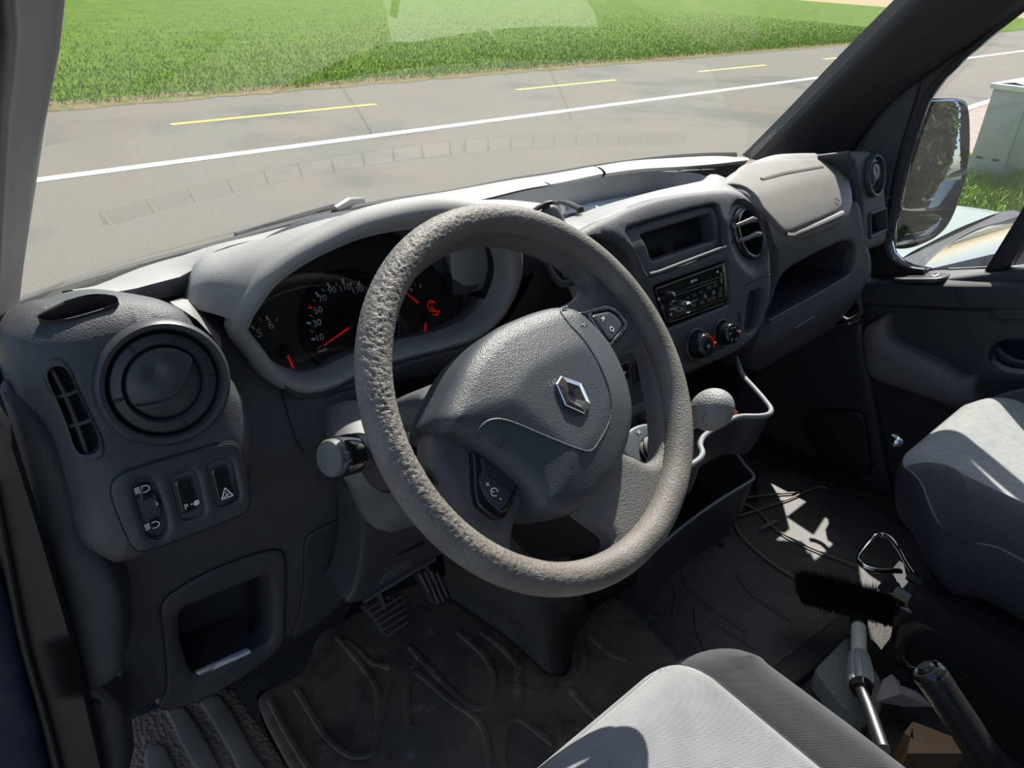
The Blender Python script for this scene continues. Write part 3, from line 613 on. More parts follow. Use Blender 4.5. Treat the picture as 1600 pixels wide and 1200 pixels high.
# defroster shelf beyond the covers with its slots (seen as a reflection in the glass)
XS = np.linspace(-.40, 1.26, 50); zs = -.012
obj('defroster_shelf', loft([[(x, y_ws(x)-.17, zs-.01) for x in XS], [(x, y_ws(x)-.15, zs) for x in XS], [(x, y_ws(x)-.03, zs-.03) for x in XS], [(x, y_ws(x)+.0, zs-.06) for x in XS]]), M['grey'], dash)
def zsh(d): return zs-.03*(.15-d)/.12
for s0, s1 in ((-.70, .02), (.06, .66)):
    P = [(.43+.87*s, y_ws(.43+.87*s)-.105, zsh(.105)) for s in np.linspace(s0, s1, 31)]
    obj('defroster_slot', loft([[(p[0], p[1]+d, p[2]+h) for p in P] for d, h in ((.013, -.001), (.011, .0016), (-.011, .0035), (-.013, 0))]), M['dark2'], dash)
    for i in range(0, 31, 3): obj('slot_divider', box(np.array(P[i])+np.array([0, 0, .003]), AX, (.003, .024, .004), 0), M['grey'], dash)
# dark body under the covers, closes the dash from windscreen to knees
ex = [-.44, -.2, .1, .43, .8, 1.1, 1.25, 1.33]
rows = []
for y, z in ((.52, -.06), (.42, -.065), (.36, -.09), (.37, -.20), (.42, -.34), (.52, -.42), (.66, -.45)):
    rows.append([(x, y, z) for x in ex])
rows.insert(0, [(x, y_ws(x)-.01, -.075) for x in ex])
obj('inner_body', loft(rows, n=20), M['void'], dash)
obj('sun_blocker', loft([[(x, y, -.042) for x in (.30, .6, .9, 1.24)] for y in (.185, .3, .47)], n=12), M['void'], dash)  # added unseen sheet that stops sun leaking through the dash onto the floor

# ---- left pod (driver side air outlet and switches)
POD = Fr((-.29, .2, .018), (-.05, -.955, .29))
pod = S('C1', [(18, 300), (40, 268), (90, 225), (160, 195), (250, 178), (340, 150), (450, 138), (560, 152), (640, 172), (720, 215), (775, 290), (825, 350), (862, 420), (930, 520), (965, 640), (974, 760), (972, 850), (935, 950), (880, 1010), (800, 1058), (600, 1135), (460, 1180), (410, 1165), (310, 1095), (285, 960), (205, 720), (155, 640), (60, 560), (30, 520)])
def poddome(u, v, d): return -.9*np.clip(v-.052, 0, 1)**1.6*3.2 - .55*np.clip(-.055-u, 0, 1)**1.5*2.0
sw_out = S('G1', [(15, 480), (30, 420), (100, 350), (200, 300), (1200, 5), (1290, 0), (1350, 40), (1390, 110), (1465, 560), (1460, 660), (1400, 740), (1300, 790), (420, 1130), (320, 1140), (250, 1100), (200, 1020), (30, 600)])
slot = S('C1', [(170, 430), (195, 405), (235, 405), (262, 435), (300, 520), (345, 610), (375, 680), (380, 725), (355, 750), (305, 752), (285, 735), (250, 640), (215, 550), (178, 470)])
vent_uv = POD.uv([(256, 598)])[0]
RV = .0575
vhole = ellipse(vent_uv, RV*.86, RV*.86, 64)
cup = S('C1', [(140, 228), (170, 212), (250, 178), (330, 152), (400, 145), (438, 152), (440, 168), (410, 188), (330, 215), (250, 235), (180, 241)])
POD.w = lambda u, v: poddome(u, v, 0)
r0 = S('G1', [(248, 460), (280, 410), (330, 380), (400, 375), (460, 400), (495, 460), (610, 860), (600, 930), (560, 990), (500, 1022), (440, 1015), (395, 980), (370, 920), (270, 600)])
wheel_hole = smooth_loop(POD.uv(r0), 4); wheel_hole = wheel_hole.mean(0)+(wheel_hole-wheel_hole.mean(0))*.97
PU = smooth_loop(POD.uv(pod), 3)
obj('vent_pod', panel(POD, PU, H=.03, r=.028, back=.09, holes=[vhole, smooth_loop(POD.uv(slot), 4), smooth_loop(POD.uv(cup, -.002), 4), wheel_hole], hr=.003, hH=.002, hback=.022, sp=.009), M['dark'], dash)
cu_ = smooth_loop(POD.uv(cup, -.002), 4); c0_ = POD.P(resample(cu_, 40, True), -.001); c1_ = c0_+np.array([.004, .012, -.075]); vv, ff = loft([c0_, c0_*.5+c1_*.5, c1_], closed=True); ff.append(tuple(range(80, 120)))
obj('cup_well', (vv, ff), M['black'], dash)
# grey fillet between pod and hood
obj('pod_trim', loft([resample(ats(S('C1', q), 'y', y), 16) for q, y in (([(640, 172), (700, 160), (760, 200), (785, 250)], .30), ([(650, 182), (715, 192), (775, 255), (825, 300)], .262), ([(690, 205), (740, 240), (800, 305), (832, 350)], .248))], k=4), M['grey'], dash)

def round_vent(name, label, c, n, R, flapdir, mats_, prof=True):
    """closed round outlet: ring, turning disc ring with four notches, two half flaps"""
    c = np.array(c, float); n = np.array(n, float)/np.linalg.norm(n); t = thing(name, label, 'air vent', c)
    f = Fr(c, n)
    obj('bezel', lathe(c, n, [(R*.84, -.016), (R*.86, .004), (R*.88, .0065), (R*.95, .007), (R*1.0, .004), (R*1.02, -.004), (R*1.02, -.012)], 64), M['dark2'], t)
    obj('cavity', lathe(c-n*.03, n, [(0, 0), (R*.85, 0), (R*.85, .02)], 48), M['void'], t)
    rg = obj('turning_ring', lathe(c, n, [(R*.58, -.010), (R*.60, -.001), (R*.64, .0025), (R*.78, .0005), (R*.81, -.003), (R*.815, -.012)], 64), M['dark2'], t)
    for a in (60, 118, 185, 278, 352)[:5]:
        q = (math.cos(math.radians(a))*R*.715, math.sin(math.radians(a))*R*.715); u_ = f.u*math.cos(math.radians(a))+f.v*math.sin(math.radians(a)); w_ = np.cross(n, u_)
        obj('notch', box(f.P([q], .002)[0], (u_, w_, n), (R*.13, R*.05, .003), .0006), M['black'], rg)
    # two flaps that meet on a slanted arc
    th = np.linspace(0, math.tau, 72, endpoint=False); rot = flapdir
    r_ = R*.575
    def rotp(p): c_, s_ = math.cos(rot), math.sin(rot); return np.stack([p[:, 0]*c_-p[:, 1]*s_, p[:, 0]*s_+p[:, 1]*c_], 1)
    a0, a1 = math.radians(28), math.radians(200)
    up_ = [(r_*math.cos(a), r_*math.sin(a)) for a in np.linspace(a0, a1, 40)]; xe = up_[-1]; xs = up_[0]
    sag = [(xe[0]+(xs[0]-xe[0])*k, xe[1]+(xs[1]-xe[1])*k-.40*r_*math.sin(math.pi*k)) for k in np.linspace(0, 1, 20)[1:-1]]; sag = [(x_+.16*r_*math.sin(math.pi*k), y_) for (x_, y_), k in zip(sag, np.linspace(0, 1, 20)[1:-1])]
    top = rotp(np.array(up_+sag)); 
    lo_ = [(r_*math.cos(a), r_*math.sin(a)) for a in np.linspace(a1, a0+math.tau, 30)]
    sg2 = [(p[0]+.01*r_, p[1]-.03*r_) for p in sag[::-1]]
    bot = rotp(np.array(lo_+sg2))
    kq = R/.0575; dz = lambda u, v, d: .006*kq**2*np.clip(1-(u*u+v*v)/r_**2, 0, 1) - .0035*kq*np.exp(-((u+.2*r_)**2+(v-r_*.40)**2)/(2*(.0062*kq)**2))
    obj('flap', panel(f, top, off=.003, H=.002, r=.003, back=.006, sp=.0035, dome=dz), M['dark2'], t)
    obj('flap', panel(f, bot, off=-.0035, H=.002, r=.003, back=.006, sp=.004, dome=lambda u, v, d: .005*kq**2*np.clip(1-(u*u+v*v)/r_**2, 0, 1)), M['dark2'], t)
    return t, f
vc = POD.P([vent_uv], .004)[0]
round_vent('air_vent', 'large round closed air vent on the driver-side pod above the switches', vc, POD.n, RV, 0, None)
# slim side slot with one long rib and two cross ribs
sl_ = smooth_loop(POD.uv(slot), 4); sc_ = sl_.mean(0)
t = thing('side_vent', 'slim upright side window vent left of the big round vent', 'air vent', POD.P([sc_])[0])
obj('surround', [panel(POD, sc_+(sl_-sc_)*1.10, off=.002, H=.002, r=.003, back=.006, holes=[sc_+(sl_-sc_)*.94], hr=.001, hH=.0005, hback=.02, sp=.006)], M['dark'], t)
obj('lining', panel(POD, sc_+(sl_-sc_)*1.0, off=-.02, back=.002), M['void'], t)
obj('rib', tube(POD.xyz(S('C1', [(195, 425), (240, 510), (285, 620), (328, 745)]), -.006), .0022, 8), M['dark'], t)
for q in ([(205, 530), (250, 522), (298, 502)], [(250, 640), (300, 630), (345, 612)]): obj('rib', tube(POD.xyz(S('C1', q), -.005), .0018, 8), M['dark'], t)

# ---- switch panel on the pod
t = thing('switch_panel', 'driver-side switch panel with headlight wheel and two rocker switches', 'switch panel', POD.xyz([(285, 780)])[0])
so2 = smooth_loop(POD.uv(sw_out), 3)
r1 = S('G1', [(635, 380), (660, 360), (830, 300), (880, 310), (915, 350), (990, 700), (985, 745), (950, 770), (800, 830), (760, 815), (740, 780)])
r2 = S('G1', [(1020, 250), (1045, 220), (1200, 175), (1255, 185), (1285, 230), (1358, 560), (1350, 600), (1310, 625), (1180, 680), (1140, 670), (1110, 620)])
r0 = S('G1', [(248, 460), (280, 410), (330, 380), (400, 375), (460, 400), (495, 460), (610, 860), (600, 930), (560, 990), (500, 1022), (440, 1015), (395, 980), (370, 920), (270, 600)])
hol = [fillet(POD.uv(r1[0:11]), .002), fillet(POD.uv(r2[0:11]), .002), smooth_loop(POD.uv(r0), 4)]
obj('gap', panel(POD, so2.mean(0)+(so2-so2.mean(0))*1.012, off=.0012, back=.003, sp=.01), M['void'], t) if False else None
obj('plate', panel(POD, so2, off=.003, H=.0022, r=.003, back=.006, holes=hol, hr=.005, hH=.003, hback=.004, sp=.0055), M['dark2'], t)
obj('backing', panel(POD, so2.mean(0)+(so2-so2.mean(0))*.97, off=-.0065, back=.003, sp=.02), M['dark2'], t)
obj('seam', seam(POD, resample(so2, 120, True), .0009, .0014, True), M['void'], t)
for k, q in enumerate((S('G1', [(680, 415), (850, 358), (940, 690), (765, 760)]), S('G1', [(1065, 292), (1225, 235), (1305, 555), (1145, 622)]))):
    uvq = POD.uv(q, .002); rk = obj('rocker_switch', panel(POD, fillet(uvq, .0012), off=.0025, H=.0012, r=.0018, back=.006, sp=.004), M['gloss'], t)
    if k == 0:
        obj('light_dot', lathe(POD.xyz([S('G1', [(795, 483)])[0]], .0027)[0], POD.n, [(0, .0), (.0018, .0), (.0018, .0003), (0, .0003)], 12), M['void'], rk)
        fu = POD; c0 = POD.uv([S('G1', [(840, 660)])[0]])[0]
        obj('parking_symbol', [text_vf('P', .0075, POD, c0+np.array([-.0035, 0]), .0026, .05), line_vf(POD, [c0+np.array([.0005, .001]), c0+np.array([.003, .001])], .0009, .0028), prism(POD, [c0+np.array(p) for p in ((.003, -.001), (.0045, .003), (.0085, .003), (.0085, -.0008), (.006, -.002))], .0026, .0028)], M['white'], rk)
    else:
        c0 = POD.uv([S('G1', [(1215, 530)])[0]])[0]
        tri_ = [c0+np.array(p) for p in ((-.0056, -.0045), (.0056, -.0045), (0, .0056))]
        obj('warning_symbol', [line_vf(POD, [tri_[i], tri_[(i+1) % 3]], .0012, .0028) for i in range(3)]+[text_vf('S', .0058, POD, c0+np.array([0, -.0012]), .0027), line_vf(POD, [c0+np.array([-.003, -.003]), c0+np.array([.003, -.001])], .0008, .0028)], M['white'], rk)
inn_ = S('G1', [(305, 480), (335, 445), (390, 440), (425, 460), (530, 840), (525, 890), (490, 920), (440, 920), (410, 890), (310, 520)])
obj('dial_insert', panel(POD, smooth_loop(POD.uv(inn_, -.002), 4), off=-.0015, H=.001, r=.002, back=.003, sp=.006), M['gloss'], t)
w0, w1 = POD.xyz(S('G1', [(385, 560), (450, 810)]), -.004); ax_ = POD.u
wc = (w0+w1)/2; wd_ = (w1-w0)/np.linalg.norm(w1-w0); wl = np.linalg.norm(w1-w0)/2
wh = []
for k in range(40):
    a = math.pi*k/39; rr = wl*(1+.05*math.sin(a*18)); wh.append([wc+ax_*s*.0085*(1 if abs(s) < .9 else .92)+wd_*(-math.cos(a))*rr*(.97 if abs(s) > .9 else 1)+POD.n*(math.sin(a)*rr*.36) for s in (-1, -.85, -.3, .3, .85, 1)])
obj('thumb_wheel', [loft(wh), prism(Fr(wc-ax_*.0082, -ax_), np.array([(0, 0)]), 0, 0) if False else loft([[wc+ax_*-.0082-wd_*wl, wc+ax_*.0082-wd_*wl], [wc+ax_*-.0082+wd_*wl, wc+ax_*.0082+wd_*wl]])], M['dark2'], t)
obj('pointer', panel(POD, fillet(POD.uv(S('G1', [(470, 600), (520, 595), (545, 690), (495, 705)])), .0008), off=.0005, H=.0006, r=.001, back=.004, sp=.004), M['gloss'], t)
sy = []
for cxy in ((360, 497), (465, 872)):
    c0 = POD.uv([S('G1', [cxy])[0]], -.001)[0]
    sy += [line_vf(POD, c0+np.array([(.0038*math.cos(a)*1.05+.0012, .0030*math.sin(a)) for a in np.linspace(-2.2, 2.2, 20)]), .0009, -.0008)]
    sy += [line_vf(POD, [c0+np.array([-.0075, z_]), c0+np.array([-.003, z_+.0006])], .0009, -.0008) for z_ in (-.002, -.0004, .0012, .0028)]
c0 = POD.uv([S('G1', [(500, 648)])[0]])[0]; sy += [text_vf('0', .005, POD, c0, .0008)]
obj('light_symbols', sy, M['white'], t)

# ---- lower driver dash
LOW = Fr((0, .226, 0), (0, -1, 0), w=lambda u, v: -.16*np.clip(-.14-v, 0, 1) - .35*np.clip(v+.12, 0, 1))
low = [(300, 500), (340, 500), (390, 560), (440, 600), (480, 612), (560, 590), (620, 583), (560, 640), (548, 660), (555, 740), (575, 800), (568, 850), (556, 905), (520, 955), (455, 998), (380, 1035), (300, 1072), (240, 1102), (190, 1122), (178, 1105), (190, 1050), (186, 960), (165, 900), (140, 850), (180, 800), (300, 700)]
pock = S('D1', [(840, 485), (870, 445), (1000, 392), (1130, 340), (1235, 300), (1268, 306), (1276, 380), (1280, 580), (1262, 612), (1170, 662), (935, 768), (900, 750), (868, 680), (845, 580)])
pk_uv = fillet(LOW.uv(pock), .004)
sur = S('D1', [(752, 440), (775, 400), (820, 365), (950, 288), (1150, 208), (1270, 175), (1315, 182), (1333, 215), (1332, 450), (1325, 590), (1290, 650), (1080, 800), (860, 905), (740, 908), (772, 850), (776, 700), (762, 560)])
sur_uv = LOW.uv(sur)
obj('knee_panel', panel(LOW, smooth_loop(LOW.uv(low), 2), H=.01, r=.015, back=.05, holes=[pk_uv.mean(0)+(pk_uv-pk_uv.mean(0))*1.04], hr=.002, hH=.0, hback=.02, sp=.011), M['dark'], dash)
bn = thing('storage_bin', 'open storage bin low in the driver-side dash with a pale label inside', 'bin', LOW.P([pk_uv.mean(0)])[0])
obj('surround', panel(LOW, smooth_loop(sur_uv, 3), off=.004, H=.004, r=.005, back=.012, holes=[pk_uv], hr=.014, hH=.010, hback=.05, sp=.008), M['dark'], bn)
rows = [LOW.P(resample(pk_uv, 60, True), -.03), LOW.P(resample(pk_uv.mean(0)+(pk_uv-pk_uv.mean(0))*.95, 60, True), -.075)]
vv, ff = loft(rows, closed=True); ff.append(tuple(range(60, 120))); obj('cavity', (vv, ff), M['dark2'], bn)
obj('inner_wall', loft([LOW.xyz(S('D1', [(1128, 338), (1170, 655)]), -.05), LOW.xyz(S('D1', [(1140, 338), (1180, 650)]), -.02)]), M['dark2'], bn)
lb = LOW.uv(S('D1', [(918, 752), (1168, 640), (1176, 655), (1174, 662), (935, 768)]), -.002)
obj('label', panel(LOW, lb, off=-.001, H=.0, back=.004, sp=.01), mat('pale_label', (.65, .65, .68), .5), bn, label='pale grey label strip')
obj('label_print', [line_vf(LOW, LOW.uv(S('D1', q), -.001), .0012, -.0006) for q in ([(980, 733), (990, 728)], [(994, 727), (1008, 720)])], M['black'], bn)
obj('seam', seam(LOW, resample(smooth_loop(sur_uv, 3), 120, True), .0012, .0012, True), M['void'], bn)
cv = S('D1', [(1425, 150), (1440, 110), (1500, 70), (1600, 25), (1680, -8), (1690, 20), (1706, 150), (1700, 250), (1670, 330), (1600, 420), (1500, 510), (1365, 592), (1395, 490), (1420, 330)])
cvu = smooth_loop(LOW.uv(cv), 3)
t = thing('fuse_cover', 'plain dark access cover between storage bin and steering column', 'cover', LOW.P([cvu.mean(0)])[0])
obj('plate', panel(LOW, cvu, off=.003, H=.003, r=.004, back=.008, sp=.012), M['dark2'], t); obj('seam', seam(LOW, resample(cvu, 120, True), .0011, .001, True), M['void'], t)
dl = LOW.uv(S('C2', [(258, 880), (275, 960), (310, 1080), (345, 1180), (372, 1220)])); obj('seam', seam(LOW, catmull(dl, 6), .0011, .0005), M['void'], dash)

# ---- instrument binnacle
LIP = Fr((0, .242, 0), (0, -1, .0))
cin = S('C2', [(115, 640), (130, 600), (170, 535), (235, 445), (300, 390), (400, 325), (500, 275), (640, 218), (800, 182), (950, 165), (1080, 165), (1200, 185), (1290, 235), (1335, 310), (1345, 400), (1325, 480), (1280, 565), (1200, 640), (1050, 705), (900, 742), (780, 775), (600, 842), (520, 882), (420, 905), (340, 888), (265, 845), (190, 745)])
cinu = smooth_loop(LIP.uv(cin), 4)
nI = 120; inn2 = resample(cinu, nI, True)
if area2(inn2) < 0: inn2 = inn2[::-1]
st = int(np.argmin(inn2[:, 0])); inn2 = np.roll(inn2, -st, 0)   # starts at the pointed left end, runs counter-clockwise (along the bottom first)
tn = np.roll(inn2, -1, 0)-np.roll(inn2, 1, 0); tn /= np.linalg.norm(tn, axis=1)[:, None]; on = np.stack([tn[:, 1], -tn[:, 0]], 1)
wdt = np.interp(np.arange(nI)/nI, [0, .06, .2, .35, .45, .55, .7, .85, 1], [.016, .016, .012, .012, .020, .030, .03, .02, .016])
def ringrow(k, h, y0=0): return LIP.P(inn2+on*(wdt*k)[:, None], h)+np.array([0, y0, 0])
# soft ring round the instruments
rr_ = [LIP.P(inn2-on*.004, -.03), LIP.P(inn2-on*.001, -.006), ringrow(.08, .0), ringrow(.3, .003), ringrow(.7, .001), ringrow(1.0, -.006), ringrow(1.08, -.02)]
obj('instrument_ring', loft(rr_, closed=True, k=2), M['grey'], dash)
# hood roof: from the ring up and forward to the top cover
up0 = [(290, 470), (300, 478), (330, 470)]
edge = S('C2', [(115, 640), (140, 580), (170, 535), (235, 445), (300, 390), (400, 325), (500, 275), (640, 218), (800, 182), (950, 165), (1080, 165), (1200, 185), (1290, 235)])
A = resample(catmull(LIP.xyz(edge, .002), 4), 50)
mid = S('G2', [(800, 1010), (740, 1000), (960, 960), (1200, 900)]) 
B1 = resample(catmull(ats([(300, 487), (318, 440), (352, 415), (410, 385), (480, 358), (560, 338), (650, 326), (740, 322), (800, 328), (840, 345)], 'y', .285), 4), 50)
B2 = resample(catmull(ats([(291, 462), (299, 428), (315, 405), (345, 393), (420, 370), (520, 345), (620, 325), (720, 314), (790, 312), (850, 318)], 'y', .36), 4), 50)
B3 = B2 + np.array([.02, .10, -.035])
Amid = A*.5+B1*.5+np.array([0, -.004, .006])
obj('instrument_hood', loft([A+np.array([0, .06, -.02]), A+np.array([0, .006, -.003]), A, Amid, B1+np.array([0, 0, .004]), B2, B3], k=4), M['grey'], dash)
# inner shroud: ring edge back to the dial face
DIA = Fr((0, .308, -.02), (0, -.91, .42))
back = DIA.P(DIA.uv(S('C2', [(115, 640)])), 0)
inn3 = []
for p in inn2:                                      # straight back, slightly shrinking, onto the dial plane
    q = LIP.P([p], 0)[0]; c = np.array([.03, 0, -.03]); q2 = np.array([c[0]+(q[0]-c[0])*.97, 0, c[2]+(q[2]-c[2])*.95]); k = (DIA.n@(DIA.o-q2))/(DIA.n@np.array([0, 1, 0])); inn3.append(q2+np.array([0, k, 0]))
inn3 = np.array(inn3)
mix = lambda k: LIP.P(inn2-on*.004, -.03)*(1-k)+inn3*k
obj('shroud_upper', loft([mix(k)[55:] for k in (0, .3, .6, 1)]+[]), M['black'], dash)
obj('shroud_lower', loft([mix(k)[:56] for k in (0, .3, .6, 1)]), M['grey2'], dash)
# ---- instruments
du = lambda pts, c='C2', h=0.: DIA.uv(S(c, pts), h)
clus = thing('instrument_cluster', 'round speedometer and small gauges in a dark instrument cluster behind the wheel', 'instrument cluster', DIA.P([(0.03, -.05)])[0])
M['face'] = mat('dark_dial_face', (.022, .022, .023), .45, var=.15, varscale=20, dirt=((.09, .08, .07), .35, 30))
face = np.array([DIA.P([(0, 0)])[0]*0])
fo = np.stack([(inn3-DIA.o)@DIA.u, (inn3-DIA.o)@DIA.v], 1)
obj('backing', panel(DIA, fo, off=-.004, back=.01, sp=.02), M['grey2'], clus)
fc = du([(100, 640), (130, 600), (170, 530), (235, 440), (300, 380), (400, 310), (500, 262), (640, 205), (800, 190), (900, 270), (990, 360), (1085, 440), (1130, 510), (1153, 580), (1150, 630), (1110, 690), (1040, 715), (900, 748), (780, 785), (600, 855), (520, 895), (420, 920), (330, 900), (250, 850), (180, 745)])
fd = smooth_loop(fc, 3); k_ = inside(fd, fo); obj('dial_face', panel(DIA, fd, off=0, back=.004, sp=.02), M['face'], clus)
# speedometer drum
sc0 = du([(595, 625)])[0]; RS = np.linalg.norm(du([(395, 612)])[0]-sc0)*1.10
obj('speedometer_rim', lathe(DIA.P([sc0])[0], DIA.n, [(RS*1.0, 0), (RS*1.01, .008), (RS*1.06, .010), (RS*1.12, .006), (RS*1.14, 0)], 72), M['black'], clus)
def needle(c0, tip, w, cap, lab):
    c0, tip = np.array(c0), np.array(tip); d = (tip-c0); L = np.linalg.norm(d); d /= L; nn = np.array([-d[1], d[0]])
    o = obj('needle', prism(DIA, [c0+nn*w*.5+d*cap*.8, c0-nn*w*.5+d*cap*.8, tip-nn*w*.22, tip+nn*w*.22], .006, .0072), M['red'], clus, label='red needle')
    obj('hub_cap', lathe(DIA.P([c0])[0], DIA.n, [(cap, 0), (cap, .007), (cap*.85, .010), (0, .0105)], 24), M['gloss'], o)
needle(sc0, du([(455, 722)])[0], .0028, .0075, '')
needle(du([(278, 745)])[0], du([(333, 866)])[0], .003, .0065, '')
needle(du([(910, 532)])[0], du([(840, 475)])[0], .0028, .005, '')
needle(du([(935, 600)])[0], du([(925, 705)])[0], .0028, .005, '')
for s, p, hh in (('10', (447, 683), .0085), ('30', (436, 615), .0085), ('50', (440, 555), .0085), ('70', (461, 500), .0085), ('90', (506, 461), .0085), ('110', (566, 449), .0085), ('130', (624, 459), .0085), ('5', (165, 663), .0105), ('6', (219, 625), .0105), ('km/h', (461, 742), .0042)):
    obj('numeral', text_vf(s, hh*1.3, DIA, du([p])[0], .0006, 0, .0001, sx=1.05), M['white'], clus)
for a, b, w in (((408, 692), (428, 688), .0028), ((386, 613), (407, 616), .0028), ((425, 468), (444, 488), .0028), ((482, 425), (496, 448), .0026), ((553, 408), (561, 432), .0026), ((633, 418), (628, 440), .0026), ((198, 583), (208, 602), .0028), ((127, 627), (143, 642), .0024),
                ((400, 650), (420, 655), .0009), ((398, 576), (414, 583), .0009), ((415, 505), (430, 516), .0009), ((455, 452), (470, 467), .0009), ((522, 425), (530, 440), .0009), ((592, 420), (596, 438), .0009), ((438, 732), (455, 724), .0009), ((163, 590), (176, 606), .0009), ((250, 588), (244, 606), .0009),
                ((866, 428), (870, 440), .0009), ((893, 426), (897, 440), .0009), ((921, 432), (919, 450), .0024), ((925, 695), (923, 708), .0024), ((946, 700), (948, 712), .0008), ((966, 698), (970, 712), .0008), ((982, 695), (988, 708), .0008), ((1010, 690), (1018, 676), .0026), ((793, 582), (808, 588), .002), ((795, 625), (806, 625), .0006), ((963, 672), (968, 690), .0012), ((873, 452), (880, 466), .003)):
    obj('scale_mark', line_vf(DIA, du([a, b]), w, .0006), M['white'], clus)
obj('red_marks', [line_vf(DIA, du([(392, 536), (412, 546)]), .0024, .0006), line_vf(DIA, du([(1012, 668), (1024, 660)]), .0028, .0006)], M['red'], clus)
# lit red seat-belt warning
wl_ = [line_vf(DIA, np.array(du([(972, 535)])[0])+np.stack([.006*np.cos(t_), .0075*np.sin(t_)], 1), .0014, .0006) for t_ in [np.linspace(.2, 5.6, 24)]]
wl_ += [line_vf(DIA, du(q), .0014, .0006) for q in ([(962, 520), (985, 515)], [(966, 545), (990, 560), (1008, 560)], [(978, 575), (1000, 572), (1010, 555)], [(972, 530), (978, 548)], [(985, 575), (1005, 578)])]
obj('warning_light', wl_, M['redlit'], clus, label='red lit seat belt symbol')
obj('display', panel(DIA, fillet(du([(560, 735), (640, 720), (640, 770), (575, 790)]), .002), off=.0005, back=.001, sp=.01), mat('dim_red_display', (.05, .012, .012), .5), clus)
# clear lens over the dials
LZ_ = Fr(DIA.o+DIA.n*.022, (0, -.90, .44)); M['lens'] = glassmat('clear_lens', (.93, .93, .93), .012, 20, 1.35)
lens_uv = np.stack([((inn3+DIA.n*.02)-LZ_.o)@LZ_.u, ((inn3+DIA.n*.02)-LZ_.o)@LZ_.v], 1); lc = lens_uv.mean(0)
obj('lens', panel(LZ_, lc+(lens_uv-lc)*.97, back=0, sp=.02), M['lens'], clus)

# ---- ledge below the instruments and column mouth
lg = [LIP.xyz(S('C2', q), h) for q, h in (([(270, 870), (340, 925), (420, 930), (520, 905), (620, 868), (800, 800), (1000, 745), (1100, 722), (1250, 655)], -.004), ([(275, 890), (340, 945), (420, 945), (540, 925), (640, 900), (800, 830), (1000, 770), (1120, 740), (1260, 680)], .002), ([(285, 930), (345, 975), (430, 975), (560, 965), (660, 945), (800, 892), (1000, 850), (1140, 790), (1260, 720)], -.004))]
lg = [resample(catmull(r, 4), 40) for r in lg]; lg.append(lg[-1]+np.array([0, .05, -.002]))
obj('binnacle_ledge', loft(lg, k=2), M['dark'], dash)
# dark slope right of the ring, towards the centre stack
rs = [resample(ats(S('G3', q), 'y', y), 20) for q, y in (([(1090, 300), (1120, 560), (1110, 650), (1020, 850), (900, 1060), (780, 1190)], .255), ([(1180, 420), (1190, 560), (1180, 700), (1100, 880), (1000, 1050), (900, 1180)], .27), ([(1300, 560), (1330, 700), (1330, 850), (1280, 1000), (1150, 1150), (1050, 1200)], .32), ([(1500, 600), (1500, 750), (1480, 900), (1440, 1000), (1300, 1150), (1250, 1200)], .34))]
obj('binnacle_side', loft(rs, k=4), M['dark'], dash)
sg = [LIP.xyz(S('C2', [(1340, 215), (1400, 240), (1450, 270), (1480, 320), (1470, 400), (1420, 500), (1340, 590), (1250, 650)]), h) for h in (-.002,)]

# ---- upper tray in the middle
lipn = S('E3', [(330, 470), (600, 415), (1000, 303), (1300, 236), (1390, 212), (1422, 193), (1400, 172), (1330, 150)])
rim = [(at(p, 'y', y)) for p, y in zip([(700, 352)]+[(800, 348)]+lipn, [.29, .285, .28, .275, .265, .275, .30, .345, .40, .43])]
rim += [at(p, 'y', y) for p, y in zip(S('E3', [(1100, 142), (850, 145), (640, 160), (300, 235), (0, 290)])+[(740, 319), (690, 330)], [.475, .49, .50, .50, .495, .47, .40])]
RIM = resample(catmull(rim, 6, True), 90, True); cz_ = RIM.mean(0)
lower = RIM.copy(); lower[:, :2] = cz_[:2]+(lower[:, :2]-cz_[:2])*.97; lower[:, 2] = -.028
vv, ff = loft([RIM, RIM*.97+lower*.03, RIM*.5+lower*.5, lower*.93+RIM*.07, lower], closed=True); M['tray'] = mat('tray_grey_plastic', (.19, .197, .20), .33, [('noise', 1400, .2, .0004)], .05)
tr = thing('upper_tray', 'open grey storage tray sunk into the dashboard top by the windscreen', 'tray', lower.mean(0))
obj('bin', (vv, ff), M['tray'], tr)
M['tray_bright'] = mat('brightened_tray_floor', (.66, .69, .70), .38, [('noise', 900, .1, .0003)], .05)  # sunlit brightness put into the floor colour, for its reflection in the windscreen
obj('brightened_floor', (np.vstack([lower, [lower.mean(0)]]), [(i, (i+1) % 90, 90) for i in range(90)]), M['tray_bright'], tr)
for x_ in (.50, .78): obj('rib', box((x_, .505, .0), AX, (.004, .012, .05), .001), M['tray'], tr)
